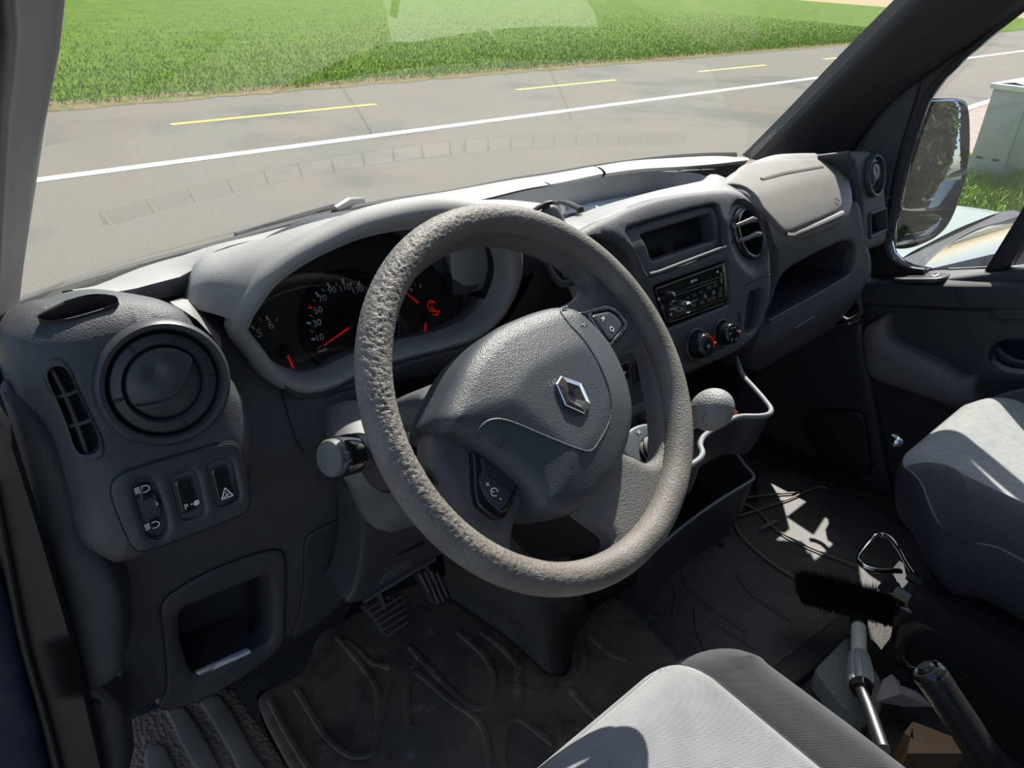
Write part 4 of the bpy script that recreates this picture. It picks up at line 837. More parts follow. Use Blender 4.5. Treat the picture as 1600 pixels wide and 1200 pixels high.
# lip band between tray and centre stack
l0 = resample(catmull([at(p, 'y', y) for p, y in zip([(840, 352), (875, 345)]+lipn[1:5]+[(1118, 272), (1150, 287), (1176, 305), (1196, 326), (1208, 350)], [.285, .28, .275, .265, .275, .30, .33, .30, .275, .255, .24])], 5), 40)
l1 = resample(catmull(ats(S('E3', [(300, 560), (375, 560), (700, 428), (1100, 322), (1400, 268), (1500, 266)])+[(1145, 297), (1165, 308), (1182, 325), (1194, 343), (1202, 362)], 'y', .232), 5), 40)
l2 = resample(catmull(ats(S('E3', [(330, 620), (420, 605), (560, 540), (800, 440), (1100, 365), (1400, 318), (1500, 310)])+[(1140, 304), (1158, 315), (1173, 332), (1184, 350), (1192, 370)], 'y', .212), 5), 40)
obj('tray_lip', loft([l0+np.array([0, .006, -.02]), l0+np.array([0, .003, -.002]), l0*.92+l1*.08+np.array([0, 0, .002]), l0*.5+l1*.5+np.array([0, -.002, .003]), l1, l1*.4+l2*.6+np.array([0, -.004, .002]), l2, l2+np.array([0, .03, -.03])], k=3), M['grey2'], dash)

# ---- centre stack
CON = Fr((.47, .137, -.066), (-.02, -.945, .33), w=lambda u, v: -.35*np.clip(v-.10, 0, 1))
con = S('C4', [(170, 470), (150, 430), (200, 395), (300, 345), (400, 300), (520, 262), (640, 240), (760, 228), (850, 226), (920, 245), (970, 290), (1000, 340), (1020, 420), (1035, 500), (1042, 600), (1040, 700), (1012, 815), (960, 905), (880, 965), (740, 1030), (640, 1075), (600, 1080), (560, 1000), (530, 900), (490, 750), (440, 640), (420, 560), (380, 495), (330, 460), (280, 445), (230, 445)])
disp = S('E2', [(112, 385), (118, 360), (160, 335), (550, 215), (900, 125), (970, 122), (1005, 140), (1022, 190), (1065, 510), (1060, 540), (1030, 552), (360, 805), (325, 790), (300, 740)])
ven = S('E2', [(1112, 330), (1115, 240), (1140, 140), (1185, 85), (1240, 75), (1330, 112), (1420, 220), (1465, 360), (1480, 520), (1450, 660), (1400, 760), (1350, 790), (1300, 775), (1235, 710), (1170, 615), (1125, 460)])
radi = S('E1', [(150, 350), (980, 55), (1015, 545), (330, 815), (285, 790)])
card_ = S('E1', [(1245, 430), (1290, 395), (1370, 372), (1392, 390), (1335, 800), (1310, 830), (1220, 880), (1200, 860)])
cardu = smooth_loop(CON.uv(card_), 3)
obj('centre_stack', panel(CON, smooth_loop(CON.uv(con), 3), H=.012, r=.014, back=.07, holes=[smooth_loop(CON.uv(disp), 2), smooth_loop(CON.uv(ven), 4), fillet(CON.uv(radi), .003), cardu], hr=.005, hH=.004, hback=.05, sp=.0085), M['dark'], dash)
obj('card_slot_lining', panel(CON, cardu.mean(0)+(cardu-cardu.mean(0))*1.05, off=-.014, back=.002), M['dark2'], dash)
obj('slot_cover_seam', seam(CON, CON.uv(S('E1', [(1180, 350), (1250, 300), (1400, 235), (1480, 215)])), .0009, .0003), M['void'], dash)
obj('small_slot', frbox(CON, CON.uv([S('E1', [(1130, 700)])[0]])[0], .006, .018, -.003, .0006, .0005), M['void'], dash)
# display bay (empty recessed screen)
t = thing('display_bay', 'rectangular recessed display with sunlit frame above the radio', 'display', CON.xyz([S('E2', [(640, 430)])[0]])[0])
du_o = smooth_loop(CON.uv(disp), 2); di = fillet(CON.uv(S('E2', [(238, 410), (920, 205), (978, 462), (362, 672)]), -.008), .003)
obj('frame', panel(CON, du_o.mean(0)+(du_o-du_o.mean(0))*1.0, off=-.007, H=.003, r=.006, back=.01, holes=[di], hr=.004, hH=.003, hback=.03, sp=.008), M['dark'], t)
obj('screen', panel(CON, di.mean(0)+(di-di.mean(0))*1.02, off=-.034, back=.002, sp=.02), M['void'], t)
ed = CON.uv(S('E2', [(330, 795), (420, 772), (700, 665), (1000, 552), (1062, 532)])); obj('lower_edge', tube(CON.P(ed, .001), .0032, 10), M['dark'], t)
# centre vent: fixed ring with two slats standing out
t = thing('air_vent', 'open oval air vent with two pale horizontal slats right of the display', 'air vent', CON.xyz([S('E2', [(1290, 400)])[0]])[0])
vo = smooth_loop(CON.uv(ven), 4); v1 = smooth_loop(CON.uv(S('E2', [(1122, 300), (1140, 200), (1180, 150), (1250, 160), (1320, 225), (1370, 340), (1395, 480), (1385, 590), (1340, 650), (1280, 650), (1215, 600), (1160, 480)]), -.012), 4)
v2 = smooth_loop(CON.uv(S('E2', [(1168, 320), (1185, 235), (1220, 195), (1270, 215), (1320, 280), (1355, 380), (1372, 480), (1360, 560), (1325, 600), (1280, 590), (1230, 540), (1190, 440)]), -.016), 4)
n_ = 64; rw = [CON.P(resample(v, n_, True), h) for v, h in ((vo, -.003), (v1, -.010))]
def alignr(a, b): k = int(np.argmin(((b-a[0])**2).sum(1))); return np.roll(b, -k, 0)
L0 = resample(vo, n_, True); L1 = alignr(L0, resample(v1, n_, True)); L2 = alignr(L1, resample(v2, n_, True))
obj('bezel', loft([CON.P(L0, -.004), CON.P(L0*.5+L1*.5, -.009), CON.P(L1, -.010)], closed=True, k=3), M['dark2'], t)
obj('ring', loft([CON.P(L1, -.012), CON.P(L1*.8+L2*.2, -.006), CON.P(L2*.8+L1*.2, -.006), CON.P(L2, -.014), CON.P(L2, -.05)], closed=True, k=2), M['gloss'], t)
obj('lining', panel(CON, v2, off=-.045, back=.002), M['void'], t)
for q in ([(1170, 325), (1260, 290), (1330, 262), (1358, 268)], [(1200, 465), (1290, 440), (1360, 405), (1405, 405)]): obj('slat', tube(CON.xyz(S('E2', q), -.004), [.0025, .003, .0038, .003], 10, flat=1.3, up=(0, 0, 1)), M['grey2'], t)

# radio
t = thing('car_radio', 'black car radio with two knobs and rows of small buttons under the display', 'radio', CON.xyz([S('E1', [(600, 430)])[0]])[0])
ru = CON.uv(S('E1', [(168, 372), (968, 78), (1000, 520), (960, 545), (340, 765), (295, 740), (290, 700)]), .0)
obj('face', panel(CON, fillet(ru, .003), off=.001, H=.002, r=.003, back=.03, sp=.01), M['gloss'], t)
ls = lambda pts, w, h=.0022: line_vf(CON, CON.uv(S('E1', pts), .001), w, h)
obj('top_edge', tube(CON.xyz(S('E1', [(175, 378), (965, 88)]), .001), .0016, 8), M['dark2'], t)
obj('disc_slot', [frbox(CON, CON.uv([S('E1', [(640, 330)])[0]])[0], .12, .003, .0, .0018, .0003)], M['void'], t)
obj('trim_line', [ls([(340, 470), (870, 285)], .0008), ls([(530, 545), (650, 490)], .002)], M['steel'], t)
k1 = CON.xyz([S('E1', [(300, 465)])[0]], .001)[0]; obj('power_knob', lathe(k1, CON.n, [(.0085, 0), (.0085, .006), (.0075, .011), (.004, .0125), (0, .0128)], 28), M['gloss'], t)
k2 = CON.xyz([S('E1', [(470, 585)])[0]], .001)[0]; kb = obj('volume_knob', lathe(k2, CON.n, [(.0105, 0), (.0105, .005), (.009, .012), (.0075, .013), (0, .0132)], 28), M['chrome'], t); obj('knob_cap', lathe(k2+CON.n*.0132, CON.n, [(.0065, 0), (.006, .001), (0, .0012)], 24), M['gloss'], kb)
for (x, y, w, h) in ((350, 545, .012, .005), (350, 605, .010, .005), (350, 665, .010, .006), (255, 580, .008, .008), (540, 480, .009, .004), (615, 448, .009, .004), (690, 415, .009, .004), (610, 560, .01, .005), (700, 530, .01, .005), (780, 500, .01, .005), (735, 460, .008, .008), (830, 415, .008, .008), (780, 360, .010, .005), (850, 335, .010, .005), (830, 480, .010, .005), (905, 440, .008, .008), (915, 380, .008, .006), (918, 215, .005, .008), (918, 270, .005, .008)):
    obj('button', frbox(CON, CON.uv([S('E1', [(x, y)])[0]], .001)[0], w, h, .0008, .0022, .0004, 1), M['dark2'], t)
c0 = CON.uv([S('E1', [(615, 270)])[0]], .001)[0]
obj('maker_mark', [line_vf(CON, [c0+np.array([-.0085+.0032*i, -.0012]), c0+np.array([-.0085+.0032*i+.0022, -.0012])], .0028 if i else .005, .0014) for i in range(5)], M['white'], t, kind='stuff')
for wv_ in [line_vf(CON, [CON.uv([S('E1', [p])[0]], .001)[0]-np.array([w/2, 0]), CON.uv([S('E1', [p])[0]], .001)[0]+np.array([w/2, 0])], hh, .0026) for p, w, hh in (((872, 180), .004, .003), ((205, 488), .005, .003), ((350, 605), .006, .0012), ((345, 665), .003, .003), ((735, 458), .0025, .0025), ((830, 417), .0025, .0025), ((918, 215), .001, .004), ((918, 262), .001, .004), ((915, 295), .004, .001))]: obj('white_mark', wv_, M['white'], t)

# heater knobs
def knob(name, label, base, tip, R, kind):
    b = CON.xyz([S('E1', [base])[0]], .001)[0]; t = thing(name, label, 'knob', b); L = .022
    obj('collar', lathe(b, CON.n, [(R*1.28, -.002), (R*1.28, .0015), (R*1.2, .003), (R*1.08, .003), (R*1.05, 0)], 40), M['dark2'], t)
    V = []; nn = 48; pr = [(R, 0), (R*.98, .004), (R*.92, L*.8), (R*.86, L*.95), (R*.80, L), (0, L)]
    v, f = lathe(b, CON.n, pr, nn)
    for i in range(len(v)):
        k = i % nn; w = v[i]-b-CON.n*((v[i]-b)@CON.n)
        if k % 6 in (0,): v[i] = v[i]-w*.045
    kb = obj('grip', (v, f), M['gloss'], t)
    KF = Fr(b+CON.n*L, CON.n, up=(0, 0, 1))
    if kind == 'temp':
        a = np.linspace(-.5, 1.7, 14); obj('warm_scale', line_vf(KF, np.stack([R*.68*np.cos(a), R*.68*np.sin(a)], 1), .0014, .0004), M['redlit'], kb)
        a = np.linspace(2.0, 3.9, 14); obj('cool_scale', line_vf(KF, np.stack([R*.68*np.cos(a), R*.68*np.sin(a)], 1), .0014, .0004), mat('blue_print', (.03, .16, .35), .5), kb)
        obj('symbol', [line_vf(KF, [(-.003, -.001), (.0, .001), (.003, -.001)], .0012, .0004), line_vf(KF, [(-.002, -.003), (.002, -.003)], .0012, .0004)], M['white'], kb)
    else:
        sy = []
        for a in (.3, 1.1, 1.9, 2.9, 4.0, 5.1): sy += [line_vf(KF, [(R*.55*math.cos(a)-.0022, R*.55*math.sin(a)+.0008), (R*.55*math.cos(a)+.0005, R*.55*math.sin(a)-.0012), (R*.55*math.cos(a)+.0022, R*.55*math.sin(a)+.0016)], .0009, .0004)]
        obj('symbols', sy, M['white'], kb)
    obj('pointer', frbox(KF, (R*.80, -R*.02), .005, .0022, -.006, .0012, .0005), M['redlit'], kb, label='red pointer')
knob('heater_knob', 'nearer heater knob with red temperature arc, left of the other', (640, 1010), None, .0205, 'temp')
knob('heater_knob', 'heater knob with white airflow symbols, below the radio and right of the other', (930, 880), None, .0185, 'air')
# switches low on the stack seen through the wheel
lw = thing('lower_switch_panel', 'dark switch panel seen through the right gap of the steering wheel', 'switch panel', CON.xyz([(995, 585)], -.01)[0])
LS = Fr(CON.xyz([(995, 585)], -.012)[0], CON.n)
obj('plate', panel(LS, fillet(LS.uv([(950, 560), (1040, 525), (1060, 620), (1040, 650), (960, 680)]), .004), H=.003, r=.004, back=.04, sp=.012), M['dark2'], lw)
obj('button', panel(LS, fillet(LS.uv([(989, 566), (1000, 562), (1000, 598), (989, 602)]), .001), off=.003, H=.001, r=.002, back=.004, sp=.006), M['gloss'], lw)
obj('button', panel(LS, fillet(LS.uv([(964, 570), (982, 564), (982, 592), (964, 600)]), .001), off=.002, H=.001, r=.002, back=.004, sp=.006), M['gloss'], lw)
obj('mark', frbox(LS, LS.uv([S('D6', [(620, 655)])[0]])[0], .004, .003, .002, .0025, 0), M['white'], lw)

# ---- passenger side
AIR = Fr((.95, .196, .006), (0, -.58, .82), w=lambda u, v: -1.0*np.clip(v-.03, 0, 1)**1.3*.6 - 2.4*np.clip(.005-v, 0, 1)**2)
af = [(1118, 300), (1128, 282), (1150, 264), (1172, 252), (1190, 244), (1212, 238), (1240, 236), (1285, 237), (1312, 246), (1328, 266), (1334, 290), (1336, 318), (1329, 336), (1310, 346), (1245, 369), (1232, 371), (1222, 362), (1205, 345), (1190, 322), (1170, 305), (1145, 296)]
obj('airbag_surround', panel(AIR, smooth_loop(AIR.uv(af), 3), H=.012, r=.016, back=.06, sp=.012), M['grey2'], dash)
ab = S('E8', [(-240, 470), (-100, 330), (0, 235), (100, 210), (400, 178), (640, 172), (780, 172), (870, 198), (940, 262), (968, 330), (970, 480), (966, 600), (935, 655), (800, 725), (600, 810), (440, 872), (405, 868), (330, 790), (215, 655), (170, 570), (100, 490), (20, 440), (-80, 420), (-180, 440)])
abt = thing('airbag_cover', 'taupe passenger airbag cover with a long raised rib', 'airbag cover', AIR.xyz([(1250, 300)])[0])
obj('cover', panel(AIR, smooth_loop(AIR.uv(ab, .004), 3), off=.005, H=.003, r=.005, back=.008, sp=.012), M['airbag'], abt)
obj('rib', [tube(AIR.xyz(S('E8', [(185, 370), (400, 312), (770, 248)]), .0055), [.004, .005, .004], 8, flat=.5, up=AIR.n)], M['airbag'], abt)
obj('emblem', [line_vf(AIR, AIR.uv(S('E8', q), .005), .002, .0062) for q in ([(885, 560), (900, 600), (925, 600)], [(890, 545), (935, 575)], [(905, 555), (915, 540)])], M['airbag'], abt)
strip = [resample(ats(q, 'y', y), 24) for q, y in ((S('E8', [(415, 884), (440, 890), (700, 778), (950, 668)]), .170), (S('E8', [(430, 905), (490, 915), (720, 822), (990, 705)]), .155))]
obj('trim_strip', loft([strip[0]+np.array([0, .01, -.01]), strip[0], strip[0]*.5+strip[1]*.5+np.array([0, -.002, .004]), strip[1], strip[1]+np.array([0, .004, -.008])], k=2), M['grey2'], dash)
PAS = Fr((.9, .172, -.06), (0, -.97, .24), w=lambda u, v: -.5*np.clip(-.16-v, 0, 1))
pp = S('C4', [(1000, 330), (1040, 370), (1100, 430), (1150, 425), (1240, 390), (1340, 350), (1400, 310), (1430, 270), (1450, 300), (1470, 420), (1500, 540), (1495, 620), (1450, 700), (1380, 790), (1300, 870), (1180, 940), (1060, 1010), (980, 1050), (960, 980), (1000, 860), (1030, 760), (1040, 600), (1030, 450)])
shelf = S('C4', [(1018, 815), (1040, 740), (1065, 645), (1105, 590), (1200, 532), (1300, 482), (1375, 456), (1405, 468), (1412, 520), (1405, 570), (1388, 612), (1200, 718)])
shu = smooth_loop(PAS.uv(shelf), 3)
obj('passenger_panel', panel(PAS, smooth_loop(PAS.uv(pp), 3), H=.012, r=.02, back=.06, holes=[shu], hr=.006, hH=.005, hback=.03, sp=.011), M['dark'], dash)
n_ = 60; r0_ = PAS.P(resample(shu, n_, True), -.02); vv, ff = loft([r0_, r0_+np.array([0, .14, -.012])], closed=True); ff.append(tuple(range(n_, 2*n_))); obj('shelf_cavity', (vv, ff), M['dark2'], dash)
obj('shelf_edge', tube(PAS.xyz(S('C4', [(1018, 822), (1100, 775), (1200, 722), (1300, 665), (1388, 612)]), -.001), .0035, 10), M['dark'], dash)
obj('glovebox_catch', tube(PAS.xyz(S('C4', [(1135, 855), (1180, 830), (1225, 800)]), .001), .0022, 8), M['dark2'], dash)
# lower corner with cable hook opening at the door end
hk = [at(p, 'x', 1.19) for p in S('C7', [(430, 150), (425, 200), (435, 265), (405, 292), (375, 302), (345, 285), (330, 265)])]
obj('end_hook', tube(resample(catmull(hk, 6), 40), .006, 8), M['dark'], dash)
# right pod
RP = Fr((1.147, .2, .013), (.05, -.955, .29))
rp = S('E8', [(1035, 105), (1100, 95), (1160, 88), (1230, 92), (1300, 140), (1345, 215), (1368, 320), (1372, 430), (1380, 500), (1392, 640), (1398, 900), (1380, 985), (1280, 1030), (1172, 1062), (1155, 1040), (1150, 800), (1140, 600), (1115, 430), (1070, 250)])
rvc = RP.uv(S('E8', [(1258, 335)]))[0]; sqh = S('E8', [(1228, 712), (1365, 662), (1368, 850), (1230, 915)])
sq = fillet(RP.uv(sqh), .004)
RRV = .043
obj('vent_pod', panel(RP, smooth_loop(RP.uv(rp), 3), H=.010, r=.014, back=.055, holes=[ellipse(rvc, RRV*.9, RRV*.9, 48), sq], hr=.003, hH=.002, hback=.02, sp=.011), M['dark'], dash)
obj('pocket_lining', panel(RP, sq.mean(0)+(sq-sq.mean(0))*1.1, off=-.02, back=.004, sp=.02), M['void'], dash)
obj('pocket_frame', tube(RP.P(resample(sq.mean(0)+(sq-sq.mean(0))*1.12, 60, True), .001), .0035, 8, True), M['dark'], dash)
round_vent('air_vent', 'round closed air vent at the far passenger end of the dashboard', RP.P([rvc], .003)[0], RP.n, RRV, math.radians(17), None)
# left end: door-post trim, sill and body edge
POST = Fr((-.40, .21, -.15), (-.45, -.88, .1))
pt = [(8, 600), (62, 660), (86, 700), (118, 790), (132, 850), (165, 890), (186, 935), (190, 1010), (186, 1060), (160, 1082), (134, 1090), (95, 980), (60, 860), (25, 720), (0, 640), (-8, 610)]
obj('trim_8', panel(POST, smooth_loop(POST.uv(pt), 3), H=.012, r=.022, back=.04, sp=.012), M['dark'], kind='structure', label='dark grained door-post trim left of the dash')
POS2 = Fr((-.405, .215, -.2), (-.45, -.88, .1))
obj('trim_9', panel(POS2, POS2.uv([(-30, 590), (10, 618), (45, 760), (85, 900), (130, 1060), (190, 1120), (200, 1220), (150, 1260), (60, 1260), (-40, 1000)]), off=-.004, H=.008, r=.012, back=.03, sp=.02), M['dark2'], kind='structure', label='lower door-post trim with screw')
scw = POS2.xyz([S('D1', [(440, 915)])[0]], .0)[0]
obj('screw', [lathe(scw-POS2.n*.004, POS2.n, [(0, .003), (.002, .003), (.003, .005), (.0055, .005), (.006, .003), (.006, 0)], 20)], M['dark2'], bpy.data.objects['trim_9'])
# ================================================================== steering wheel and column
WC = np.array([-.007, -.008, .004]); WF = Fr(WC, WN)
M['rim'] = mat('worn_wheel_leather', (.135, .120, .105), .60, [('vor', 620, .5, .0009), ('noise', 330, .35, .0015)], .16, 14, dirt=[((.25, .23, .20), .6, 16), ((.06, .054, .05), .7, 11)])
M['spoke'] = mat('grained_spoke_plastic', (.115, .108, .102), .5, [('vor', 760, .75, .0010)], .08, 12)
M['hub'] = mat('grained_hub_plastic', (.048, .053, .060), .45, [('vor', 820, .5, .0007)], .06)
sw = thing('steering_wheel', 'worn grey three-spoke steering wheel turned to the left', 'steering wheel', (0, 0, 0))
RW, rw_ = .1805, .0158
# rim: ring whose surface is crumbled and pitted on the upper left where hands have worn it
nr_, nt_ = 760, 64; V = []; g = np.random.default_rng(3)
from mathutils import noise as mnoise
for i in range(nr_):
    a = math.tau*i/nr_; e = WF.u*math.cos(a)+WF.v*math.sin(a)
    for k in range(nt_):
        b = math.tau*k/nt_; d = e*math.cos(b)+WF.n*math.sin(b); p = WC+e*RW+d*rw_
        wear = max(0, math.cos((a-math.radians(158))*.62))**2 if abs(((a-math.radians(158)+math.pi) % math.tau)-math.pi) < math.radians(140) else 0
        wear *= max(0, math.sin(b+.25))**.6 if math.sin(b+.25) > 0 else 0
        q = Vector(p*470); nz = mnoise.noise(q)+.6*mnoise.noise(q*2.1)
        V.append(p+d*(rw_*.085*wear*max(-.9, min(.45, nz*1.5))))
F = [(i*nt_+k, i*nt_+(k+1) % nt_, ((i+1) % nr_)*nt_+(k+1) % nt_, ((i+1) % nr_)*nt_+k) for i in range(nr_) for k in range(nt_)]
obj('rim', (np.array(V), F), M['rim'], sw, sharp=80)
hB = S('C3', [(560, 860), (520, 900), (500, 950), (488, 1000), (488, 1028), (520, 1058), (580, 1076), (650, 1079), (720, 1066), (765, 1042), (779, 1012), (775, 990), (740, 962), (690, 922), (660, 880), (610, 870)])
hR = S('C3', [(770, 520), (790, 480), (830, 448), (852, 436), (872, 450), (890, 520), (905, 600), (914, 680), (916, 745), (904, 770), (880, 779), (845, 763), (805, 742), (770, 690), (750, 600)])
hL = S('C3', [(620, 330), (650, 315), (690, 290), (706, 262), (697, 236), (670, 213), (600, 170), (520, 143), (430, 130), (330, 152), (240, 212), (180, 282), (140, 372), (128, 470), (132, 560), (152, 640), (190, 720), (230, 785), (262, 832), (276, 842), (262, 815), (246, 770), (245, 710), (280, 660), (340, 600), (420, 480), (520, 400)])
def shr(uv, R=.1685):                                # openings never cut into the rim tube
    r = np.linalg.norm(uv, axis=1); k = np.where(r > R, R/np.maximum(r, 1e-9), 1); return uv*k[:, None]
HO = -.004
holes = [smooth_loop(shr(WF.uv(h, HO)), 4) for h in (hB, hR, hL)]
obj('spoke_frame', panel(WF, ellipse((0, 0), .181, .181, 120), off=HO, H=.004, r=.008, back=.02, holes=holes, hr=.011, hH=.009, hback=.014, sp=.007, dome=lambda u, v, d: -.006*np.clip(1-np.sqrt(u*u+v*v)/.16, 0, 1)), M['spoke'], sw)
hubp = S('C3', [(268, 660), (270, 640), (300, 570), (330, 505), (380, 438), (440, 390), (500, 362), (560, 340), (615, 330), (660, 338), (700, 370), (760, 440), (800, 520), (820, 590), (826, 650), (812, 730), (775, 820), (735, 872), (690, 910), (640, 934), (590, 934), (552, 915), (536, 880), (515, 848), (440, 782), (370, 732), (325, 706), (285, 692)])
hu = smooth_loop(WF.uv(hubp, .010), 3); hc = hu.mean(0)
def hdome(u, v, d): return .016*np.clip(d/.05, 0, 1)**.8
hub = obj('airbag_cover', panel(WF, hu, off=.016, H=.012, r=.014, back=.028, sp=.0055, dome=hdome), M['hub'], sw)
obj('hub_base', panel(WF, hc+(hu-hc)*.985, off=-.004, H=.005, r=.008, back=.04, sp=.012), M['dark2'], sw)
HUBW = Fr(WC, WN, w=lambda u, v: .016+hdome(u, v, dist(np.stack([u, v], 1), hu)))
def on_hub(c, pts, h=0.): return HUBW.xyz(S(c, pts), h)
ln = [(375, 712), (385, 685), (408, 662), (440, 655), (480, 664), (600, 714), (680, 744), (708, 746), (735, 712), (764, 650), (766, 600), (742, 520), (690, 430), (650, 385), (625, 352), (622, 338), (640, 332)]
obj('moulded_line', tube(resample(catmull(on_hub('C3', ln, .0), 6), 120), .0011, 6), M['hub'], hub)
hs_ = [tube(catmull(on_hub('D5', q), 5), .0008, 6) for q in ([(612, 416), (650, 405), (690, 335)], [(690, 370), (705, 375), (690, 410), (670, 415)], [(640, 420), (655, 455)])] + [tube(catmull(on_hub('D6', q), 5), .0008, 6) for q in ([(312, 320), (335, 305), (330, 290)], [(335, 330), (345, 312)], [(335, 305), (355, 320)])]
for sh_ in (hs_[:3], hs_[3:]): obj('horn_symbol', sh_, M['hub'], hub, kind='stuff')
# lozenge emblem: faceted chrome lozenge with a small dark lozenge in its middle
EF = Fr(on_hub('D6', [(246, 820)])[0]+WN*.0006, WN)
eo = EF.uv(S('D6', [(160, 684), (302, 733), (372, 886), (328, 958), (190, 896), (124, 741)])); ei = EF.uv(S('D6', [(222, 790), (252, 800), (272, 850), (262, 868), (234, 850), (215, 808)])); er = eo*.55+ei*.45
rows = [EF.P(eo, 0), EF.P(eo, .0022), EF.P(eo*.94+ei*.06, .0030), EF.P(er, .0046), EF.P(ei, .0012)]
vv, ff = loft(rows, closed=True); M['chrome2'] = mat('satin_chrome', (.62, .62, .60), .2, metal=1)
em = obj('emblem', (vv, ff), M['chrome2'], sw, sharp=10, label='chrome lozenge emblem'); obj('emblem_centre', (EF.P(ei, .0014), [tuple(range(6))]), M['black'], em)
# button pods in two spokes
def pod_btn(c, so_, si, name_marks):
    p = obj('button_pod', panel(WF, fillet(WF.uv(S(c, so_), .002), .003), off=.0035, H=.002, r=.003, back=.012, holes=[fillet(WF.uv(S(c, si), .002), .002)], hr=.002, hH=.0012, hback=.008, sp=.006), M['gloss'], sw)
    q = WF.uv(S(c, si), .002); q = q.mean(0)+(q-q.mean(0))*.96
    obj('button', panel(WF, fillet(q, .002), off=.0035, H=.0015, r=.0035, back=.01, sp=.005), M['dark2'], p)
    return p
p = pod_btn('D5', [(425, 440), (470, 452), (600, 560), (835, 735), (765, 925), (690, 1050), (640, 1052), (560, 1000), (470, 925), (445, 820), (440, 620)], [(478, 475), (650, 600), (815, 735), (745, 890), (690, 978), (650, 955), (560, 880), (505, 780), (488, 690), (500, 620)], None)
wt_ = lambda c, xy: WF.uv([S(c, [xy])[0]], .0036)[0]
def bdir(c, a, b): d = wt_(c, b)-wt_(c, a); return math.atan2(d[1], d[0])
ang = bdir('D5', (500, 640), (740, 820))
obj('pod_line', line_vf(WF, [wt_('D5', (500, 622)), wt_('D5', (770, 812))], .0006, .0038), M['void'], p)
c1, c2, c3 = wt_('D5', (553, 750)), wt_('D5', (612, 812)), wt_('D5', (668, 865))
obj('cruise_symbols', [text_vf('+', .0085, WF, c1, .0039, ang), line_vf(WF, c2+np.array([(.0036*math.cos(a), .0036*math.sin(a)) for a in np.linspace(-.4, 4.9, 24)]), .0010, .0039), line_vf(WF, [c2, c2+np.array([-.0022, .0020])], .001, .0039), text_vf('-', .0095, WF, c3, .0039, ang)], M['white'], p)
p = pod_btn('D6', [(280, 222), (330, 215), (500, 168), (560, 185), (650, 285), (652, 320), (600, 400), (515, 498), (460, 440), (380, 320)], [(375, 240), (510, 213), (565, 245), (612, 312), (595, 355), (518, 448), (460, 372)], None)
ang2 = bdir('D6', (375, 240), (518, 448))
obj('limiter_symbols', [text_vf('R', .0075, WF, wt_('D6', (470, 270)), .0039, ang2+math.pi/2*0), text_vf('O', .0080, WF, wt_('D6', (533, 343)), .0039, ang2)], M['white'], p)
obj('worn_patch', panel(WF, smooth_loop(WF.uv(S('D5', [(200, 690), (215, 650), (270, 645), (320, 670), (325, 710), (290, 750), (220, 765), (190, 745)]), -.004), 3), off=-.0062, H=.0008, r=.002, back=.002, sp=.005), mat('scuffed_pale_plastic', (.20, .19, .16), .8, [('noise', 700, .5, .001)], .15, 60), sw)

# column shroud
def colsec(h, w, t_, b_, r):
    P = fillet([(-w, -b_), (w, -b_), (w, t_*.9), (w*.9, t_), (-w*.9, t_), (-w, t_*.9)], [r, r, .006, .006, .006, .006], 6); return WF.P(P, h)
col = thing('column_shroud', 'grey steering column cover behind the wheel', 'column cover', WF.P([(0, 0)], -.2)[0])
up_ = [colsec(h, w, t_, b_, .016) for h, w, t_, b_ in ((-.030, .042, .034, .035), (-.045, .050, .038, .040), (-.094, .070, .046, .055), (-.106, .072, .052, .058), (-.145, .072, .059, .060), (-.24, .070, .062, .062), (-.28, .070, .063, .062))]
vv, ff = loft(up_, n=72, k=3, closed=True); ff.append(tuple(range(72))); M['shroud'] = mat('grey_column_plastic', (.075, .078, .082), .5, [('noise', 1500, .3, .0005)], .06, dirt=((.30, .27, .20), .35, 18))
obj('shroud', (vv, ff), M['shroud'], col)
# lower half of the shroud and the panel below it with a slot
LC = Fr(at((620, 770), 'y', .10), (-.38, -.86, -.05))
obj('lower_shroud', panel(LC, smooth_loop(LC.uv([(522, 735), (540, 765), (557, 800), (568, 826), (588, 843), (615, 849), (655, 838), (700, 866), (740, 900), (790, 885), (800, 830), (730, 765), (660, 725), (600, 705), (550, 708), (526, 720)]), 3), H=.026, r=.035, back=.07, sp=.010), M['shroud'], col)
KN = Fr(at((620, 880), 'y', .19), (0, -.93, -.2))
kb_ = S('G7', [(185, -160), (185, 60), (180, 250), (150, 480), (90, 700), (15, 835), (200, 795), (350, 700), (700, 490), (930, 350), (1020, 330), (1300, 250), (1200, 0), (800, -200), (400, -250)])
slot_ = fillet(KN.uv(S('G7', [(500, 355), (560, 300), (800, 172), (850, 162), (842, 205), (700, 262)])), .001)
obj('lower_panel', panel(KN, catmull(KN.uv(kb_), 3, True), H=.006, r=.008, back=.05, holes=[slot_], hr=.002, hH=.001, hback=.02, sp=.012), M['dark2'], col)
obj('panel_patch', panel(KN, fillet(KN.uv(S('G7', [(330, 640), (440, 480), (690, 355), (720, 415)])), .003), off=.0012, H=.001, r=.003, back=.002, sp=.012), M['dark'], col)
obj('cowl_lip', tube(KN.xyz(S('G7', [(180, 800), (350, 690), (700, 480), (930, 345)]), .001), .0042, 8), M['dark2'], col)
